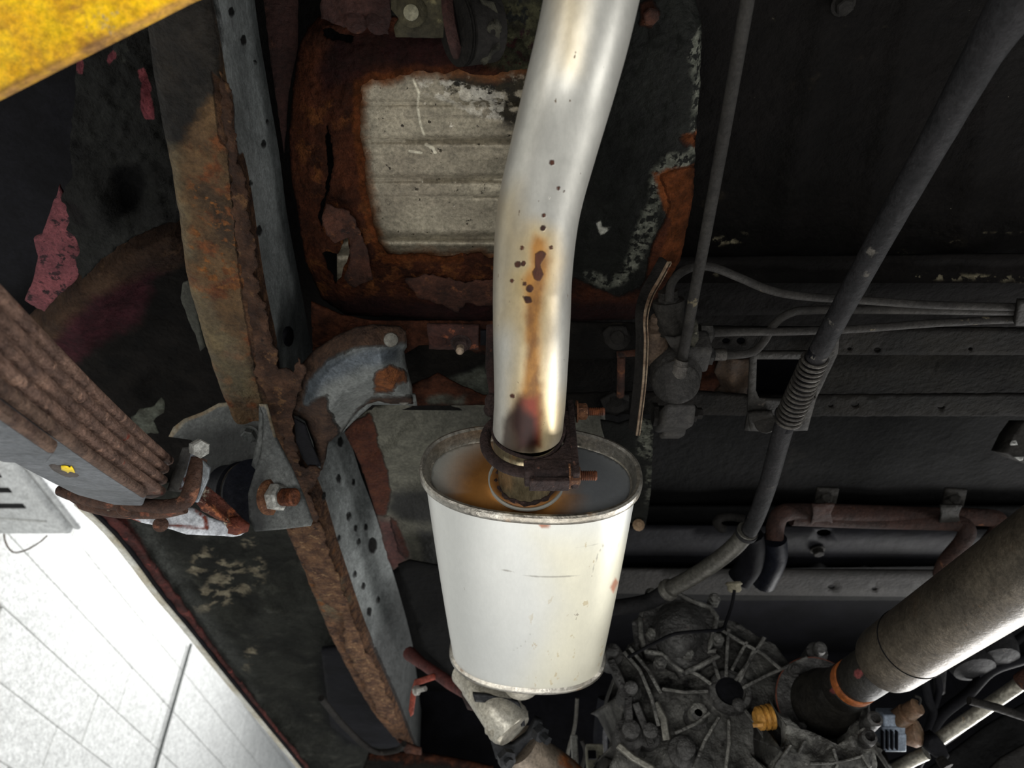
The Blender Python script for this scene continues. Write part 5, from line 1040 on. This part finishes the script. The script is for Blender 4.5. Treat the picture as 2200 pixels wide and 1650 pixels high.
# ------------------------------------------------------------------ lower exhaust flange and joints
M['silp'] = mat('worn_silver_pipe', 'b4b0a4', 'a29c8e', 12, .4, .6, .3, 50, [dict(t=.62, c=('8f7350', '6f5638'), s=24, tsoft=.12), dict(t=.7, c=('5d5142',), s=110)], dist=.0015)
M['rpipe'] = mat('rust_patched_pipe', '7d7163', '5f564c', 14, .5, .4, .4, 60, [dict(t=.52, c=('7d4528', '8f5a34'), s=14, tsoft=.12)], dist=.002)
fp = thing('front_exhaust_elbow', 'pale silver exhaust elbow emerging below the front of the muffler', 'exhaust pipe', pd(1080, 1540, 1.0))
eb = [Vector(p) for p in cr([tuple(pd(*c)) for c in [(1000, 1440, 1.06), (1035, 1480, 1.03), (1070, 1525, 1.0), (1098, 1562, .99)]], 8)]
tube('elbow', eb, [.022]*6+list(np.linspace(.024, .029, len(eb)-6)), M['silp'], fp, 36)
lathe('swage_ring', pd(1078, 1537, 1.0), pd(1098, 1562, .99), [(0, .0285), (.003, .0302), (.006, .029), (.012, .030), (.02, .028), (.026, .024)], M['silp'], fp, 36)
nk2 = [Vector(p) for p in cr([tuple(pd(*c)) for c in [(1020, 1462, .965), (1028, 1485, .985), (1040, 1500, 1.0)]], 6)]
lathe('muffler_outlet', (.012, .930, CAM.z+.385), (.012, .99, CAM.z+.375), [(0, .028), (.04, .028), (.06, .024)], M['silp'], fp, 32)
lp_ = [Vector(p) for p in cr([tuple(pd(*c)) for c in [(1118, 1600, 1.02), (1150, 1630, 1.03), (1200, 1665, 1.05), (1260, 1720, 1.08)]], 8)]
dp = tube('front_pipe', lp_, .028, M['rpipe'], sides=36); tag(dp, 'rust-patched front exhaust pipe leaving the flange at the bottom edge', 'exhaust pipe')
fg = thing('flange_joint', 'dark two-bolt flange joining the exhaust elbow and front pipe', 'flange', pd(1110, 1590, 1.0))
M['fl'] = mat('dark_flange', '2b2c2e', '1f2022', 16, .5, .4, .4, 60)
sheet('flange_plate', [(1052, 1585), (1070, 1600), (1100, 1602), (1130, 1580), (1150, 1545), (1165, 1552), (1168, 1575), (1140, 1590), (1110, 1625), (1088, 1640), (1065, 1630)], LD(1.0), M['fl'], fg, 6, .012)
lathe('flange_nut', pd(1155, 1570, .985), pd(1175, 1590, .97), [(0, .011), (.01, .011), (.011, .006), (.022, .006)], M['fl'], fg, 6, 25)
lathe('flange_nut', pd(1085, 1625, .985), pd(1095, 1640, .97), [(0, .012), (.01, .012), (.011, .006), (.018, .006)], M['fl'], fg, 6, 25)
sheet('gasket_strap', [(1015, 1490), (1040, 1492), (1085, 1500), (1112, 1508), (1125, 1530), (1128, 1560), (1120, 1562), (1110, 1530), (1080, 1512), (1020, 1508)], LD(.985), M['fl'], fg, 5, .006)
br = thing('red_stay_bracket', 'slim red painted stay rod with an orange-red angle bracket and bright screw', 'bracket', pd(930, 1450, 1.2))
M['redp'] = mat('dull_red_paint', '4e2723', '3a201e', 30, .65, 0, .5, 90)
tube('stay_rod', [pd(905, 1424, 1.25), pd(970, 1470, 1.18), pd(1015, 1500, 1.12)], [.0085, .0095, .007], M['redp'], br, 10)
tube('stay_foot', [pd(880, 1404, 1.30), pd(908, 1427, 1.245)], [.012, .0085], M['redp'], br, 10)
tube('rusted_tip', [pd(1000, 1488, 1.14), pd(1020, 1505, 1.12), pd(1035, 1525, 1.10)], [.008, .016, .005], M['clampd'], br, 9)
M['redo'] = mat('orange_red_paint', '7a3424', '5f2a20', 30, .6, 0, .4, 90)
sheet('angle_bracket', [(890, 1462), (932, 1448), (942, 1458), (900, 1472), (894, 1490), (888, 1535), (882, 1540), (878, 1525), (882, 1490)], LD(1.2), M['redo'], br, 5, .004)
lathe('screw', pd(893, 1484, 1.195), pd(920, 1478, 1.18), [(0, .008), (.004, .008), (.005, .0045), (.022, .004)], mat('bright_screw', 'a4a29c', '84827c', 60, .4, .5), br, 8, 25)
fc = thing('front_crossmember', 'dark front crossmember with a rusty top edge at the bottom of the rail', 'crossmember', pd(920, 1640, 1.6))
fm = sheet('member_face', [(790, 1622), (815, 1620), (900, 1618), (980, 1632), (1060, 1650), (1060, 1720), (770, 1720), (780, 1650)], LD(1.6), M['cmx'], fc, 10, .01, jag=.6)
attr(fm, 'rust', lambda u, v, P: 10-ldist(u, v, [(800, 1622), (840, 1624), (960, 1632), (1060, 1648)])); attr(fm, 'grey', lambda u, v, P: -99+0*u)
fm = sheet('rusty_foot', [(855, 1590), (880, 1600), (905, 1610), (905, 1622), (870, 1618)], LD(1.58), M['rust'], fc, 6, .008, jag=1)
cd_ = cable('bottom_hose', [(690, 1500, .52), (740, 1560, .52), (800, 1612, .5), (850, 1612, .5), (868, 1598, .5)], .006, M['dusty'], 'thin grey hose curling to the foot of the rail', 'hose')
wn = thing('plastic_duct', 'dark plastic duct in the gap between rail and outer floor', 'duct', pz(760, 1520, .6))
sheet('duct_shell', [(690, 1400), (730, 1395), (800, 1500), (870, 1590), (850, 1610), (760, 1600), (710, 1560)], LZ(lambda u, v: .60+.0001*(v-1400)), M['void'], wn, 9, .01)

# small engine bay bits at the bottom centre
for i, (P_, r, m_, lb_) in enumerate(([[(1240, 1500), (1235, 1560), (1220, 1620), (1215, 1700)], .003, M['bare'], 'thin pale wire hanging below the muffler, left one'],
        [[(1250, 1590), (1258, 1620), (1246, 1660)], .0035, M['cable'], 'short tan wire beside the small grey connector'],
        [[(1300, 1500), (1290, 1580), (1295, 1700)], .012, M['navy'], 'black hose in the gap between muffler and gearbox'])):
    tag(tube('engine_wire', [Vector(p) for p in cr([tuple(pd(u, v, 1.25)) for u, v in P_], 8)], r, m_, sides=8), lb_, 'wire')
cx = thing('white_connector', 'small off-white plug connector at the bottom edge beside the gearbox', 'connector', pd(1278, 1630, 1.15))
box('connector_body', pd(1278, 1632, 1.15), (.013, 0, 0), (0, .01, .0), (0, 0, .02), mat('aged_white_plastic', '8a8878', '77756a', 30, .5), cx, .002)
box('latch', pd(1272, 1622, 1.13), (.006, 0, 0), (0, .003, 0), (0, 0, .006), M['void'], cx, .001)
cx2 = box('metal_sleeve', pd(1235, 1625, 1.15), (.005, 0, 0), (0, .005, 0), (0, 0, .03), M['zinc'], None, .002)
tag(cx2, 'bright narrow metal sleeve at the bottom edge left of the connector', 'sleeve')

# ------------------------------------------------------------------ wiring, rods and connectors bottom right
W_ = [([(2300, 1380), (2200, 1415), (2130, 1440), (2080, 1490), (2020, 1540), (1990, 1600), (1950, 1680)], .008, 'thick black wiring loom running below the driveshaft'),
      ([(2260, 1330), (2190, 1372), (2140, 1425), (2100, 1450)], .006, 'black branch wire joining the loom at right'),
      ([(1985, 1450), (1995, 1500), (2005, 1530), (1990, 1580)], .006, 'black wire dropping from the driveshaft to the loom'),
      ([(2010, 1440), (2018, 1480), (2005, 1525)], .005, 'second black wire looping down beside the driveshaft'),
      ([(1900, 1650), (1960, 1625), (2030, 1590), (2120, 1520)], .006, 'black wire crossing low behind the bright rod')]
for P_, r, lb_ in W_:
    o = tube('loom_wire', [Vector(p) for p in cr([tuple(pd(u, v, 1.12)) for u, v in P_], 8)], r, M['void'], sides=10); tag(o, lb_, 'wire', 'wires by the driveshaft')
rd = thing('control_rod', 'straight bright metal rod in the lower right corner', 'rod', pd(2100, 1520, 1.0))
M['rod'] = mat('bright_rod', '9a978c', '7f7b70', 30, .35, .7, .3, 90, [dict(t=.66, c=('6a5a44',), s=60)])
tube('rod_shaft', [pd(2198, 1465, .96), pd(2012, 1592, 1.02)], .0085, M['rod'], rd, 20)
tube('rod_shaft', [pd(1990, 1618, 1.02), pd(1960, 1632, 1.03), pd(1880, 1680, 1.05)], .0085, M['rod'], rd, 20)
lathe('rusty_cap', pd(2192, 1470, .96), pd(2220, 1450, .95), [(0, .009), (.002, .012), (.03, .012)], M['rust'], rd, 16)
sheet('rod_guide', [(1995, 1590), (2015, 1582), (2030, 1600), (2040, 1625), (2030, 1640), (2005, 1625), (1992, 1610)], LD(1.0), M['void'], rd, 6, .02)
tube('guide_pin', [pd(2018, 1628, .99), pd(2035, 1650, .98)], [.006, .009], M['dusty'], rd, 9)
x2 = tube('crossing_rod', [pd(2082, 1505, .93), pd(2140, 1520, .93), pd(2260, 1560, .93)], .005, M['dusty'], sides=12); tag(x2, 'thin dark rod crossing over the bright control rod', 'rod')
lc_ = sheet('corner_plate', [(2240, 1490), (2240, 1720), (1900, 1720), (2000, 1650), (2120, 1560)], LD(1.25), M['panel2'], step=16, thick=.004)
tag(lc_, 'dark flat plate filling the lower right corner', 'body panel')
gp = sheet('grey_edge', [(2240, 1580), (2240, 1660), (2100, 1680), (2150, 1630)], LD(1.22), M['dusty'], lc_, 10, .004)
hb_ = sheet('plate_hole', [(2078, 1558), (2098, 1545), (2100, 1556), (2082, 1566)], LD(1.235), M['void'], lc_, 5, .003)
con = thing('blue_connector', 'pale blue-grey wiring connector beside the driveshaft joint', 'connector', pd(1912, 1570, 1.02))
M['bluep'] = mat('pale_blue_plastic', '76808c', '666f7a', 30, .45, 0, .3, 90)
cdir = (pd(1915, 1600, 1.02)-pd(1908, 1535, 1.02)).normalized()
for i, (u, v, w_, h_) in enumerate(((1908, 1545, .012, .0105), (1911, 1568, .0155, .009), (1915, 1588, .0145, .012))):
    p = pd(u, v, 1.02-.002*i); s_ = RT*.97+UP*.0; box('connector_shell', p, RT*w_, UP*h_, FW*.012, M['bluep'], con, .002)
for i in range(4): box('rib', pd(1896+i*10, 1590, 1.0), RT*.001, UP*.012, FW*.003, M['navy'], con, .0003)
c2 = thing('brown_connector', 'two-step brown cylindrical connector with a looped wire', 'connector', pd(1945, 1540, 1.0))
M['brnp'] = mat('brown_connector_plastic', '5b4a38', '6e5442', 40, .5, .1, .3, 90)
lathe('connector_barrel', pd(1925, 1548, 1.02), pd(1965, 1522, 1.0), [(0, .013), (.020, .013), (.021, .010), (.024, .010), (.025, .0115), (.04, .0105), (.041, .005)], M['brnp'], c2, 22, 25)
tube('looped_wire', [Vector(p) for p in cr([tuple(pd(*c)) for c in [(1963, 1525, 1.0), (1975, 1512, 1.0), (1976, 1500, 1.0), (1965, 1495, 1.0)]], 8)], .0018, M['cable'], c2, 8)
c3 = lathe('round_sensor', pd(1930, 1575, 1.03), pd(1955, 1575, 1.02), [(0, .012), (.02, .018), (.026, .016), (.03, .008)], M['brnp'], None, 20); tag(c3, 'dark brown round sensor body below the brown connector', 'sensor')
for i, (u, v, r, lb_) in enumerate(((2065, 1400, .034, 'dark grey rounded canister under the driveshaft, left one'), (2112, 1380, .036, 'dark grey rounded canister under the driveshaft, right one'))):
    p = pd(u, v, 1.15); o = lathe('canister', p+Vector((0, .0, .06)), p-Vector((0, 0.02, .06)), [(0, r), (.08, r), (.095, r*.85), (.1, r*.4)], M['hose'], None, 28); tag(o, lb_, 'canister', 'canisters under the driveshaft')
o = sheet('grey_stay', [(2005, 1425), (2035, 1430), (2030, 1490), (2015, 1500), (2012, 1460)], LD(1.18), M['hose'], step=6, thick=.01); tag(o, 'dark grey stay behind the wires under the driveshaft', 'bracket')
tg = thing('tagged_block', 'small black block with a pale printed tag at the right edge', 'module', pd(2185, 950, 1.0))
sheet('block_face', [(2160, 972), (2178, 935), (2200, 905), (2230, 905), (2230, 1000), (2185, 985)], LD(1.0), M['brk'], tg, 7, .03)
M['tagp'] = mat('pale_tag', '9a9a96', '8a8a86', 60, .6)
sheet('printed_tag', [(2170, 954), (2174, 947), (2183, 946), (2187, 956), (2172, 957)], LD(.995), M['tagp'], tg, 4, .001)
sheet('tag_print', [(2176, 951), (2182, 950.5), (2182, 952.5), (2177, 953)], LD(.993), M['brk'], tg, 2, .0005)
sheet('edge_tag', [(2180, 982), (2200, 981), (2198, 988), (2192, 990)], LD(.992), M['tagp'], tg, 4, .002)
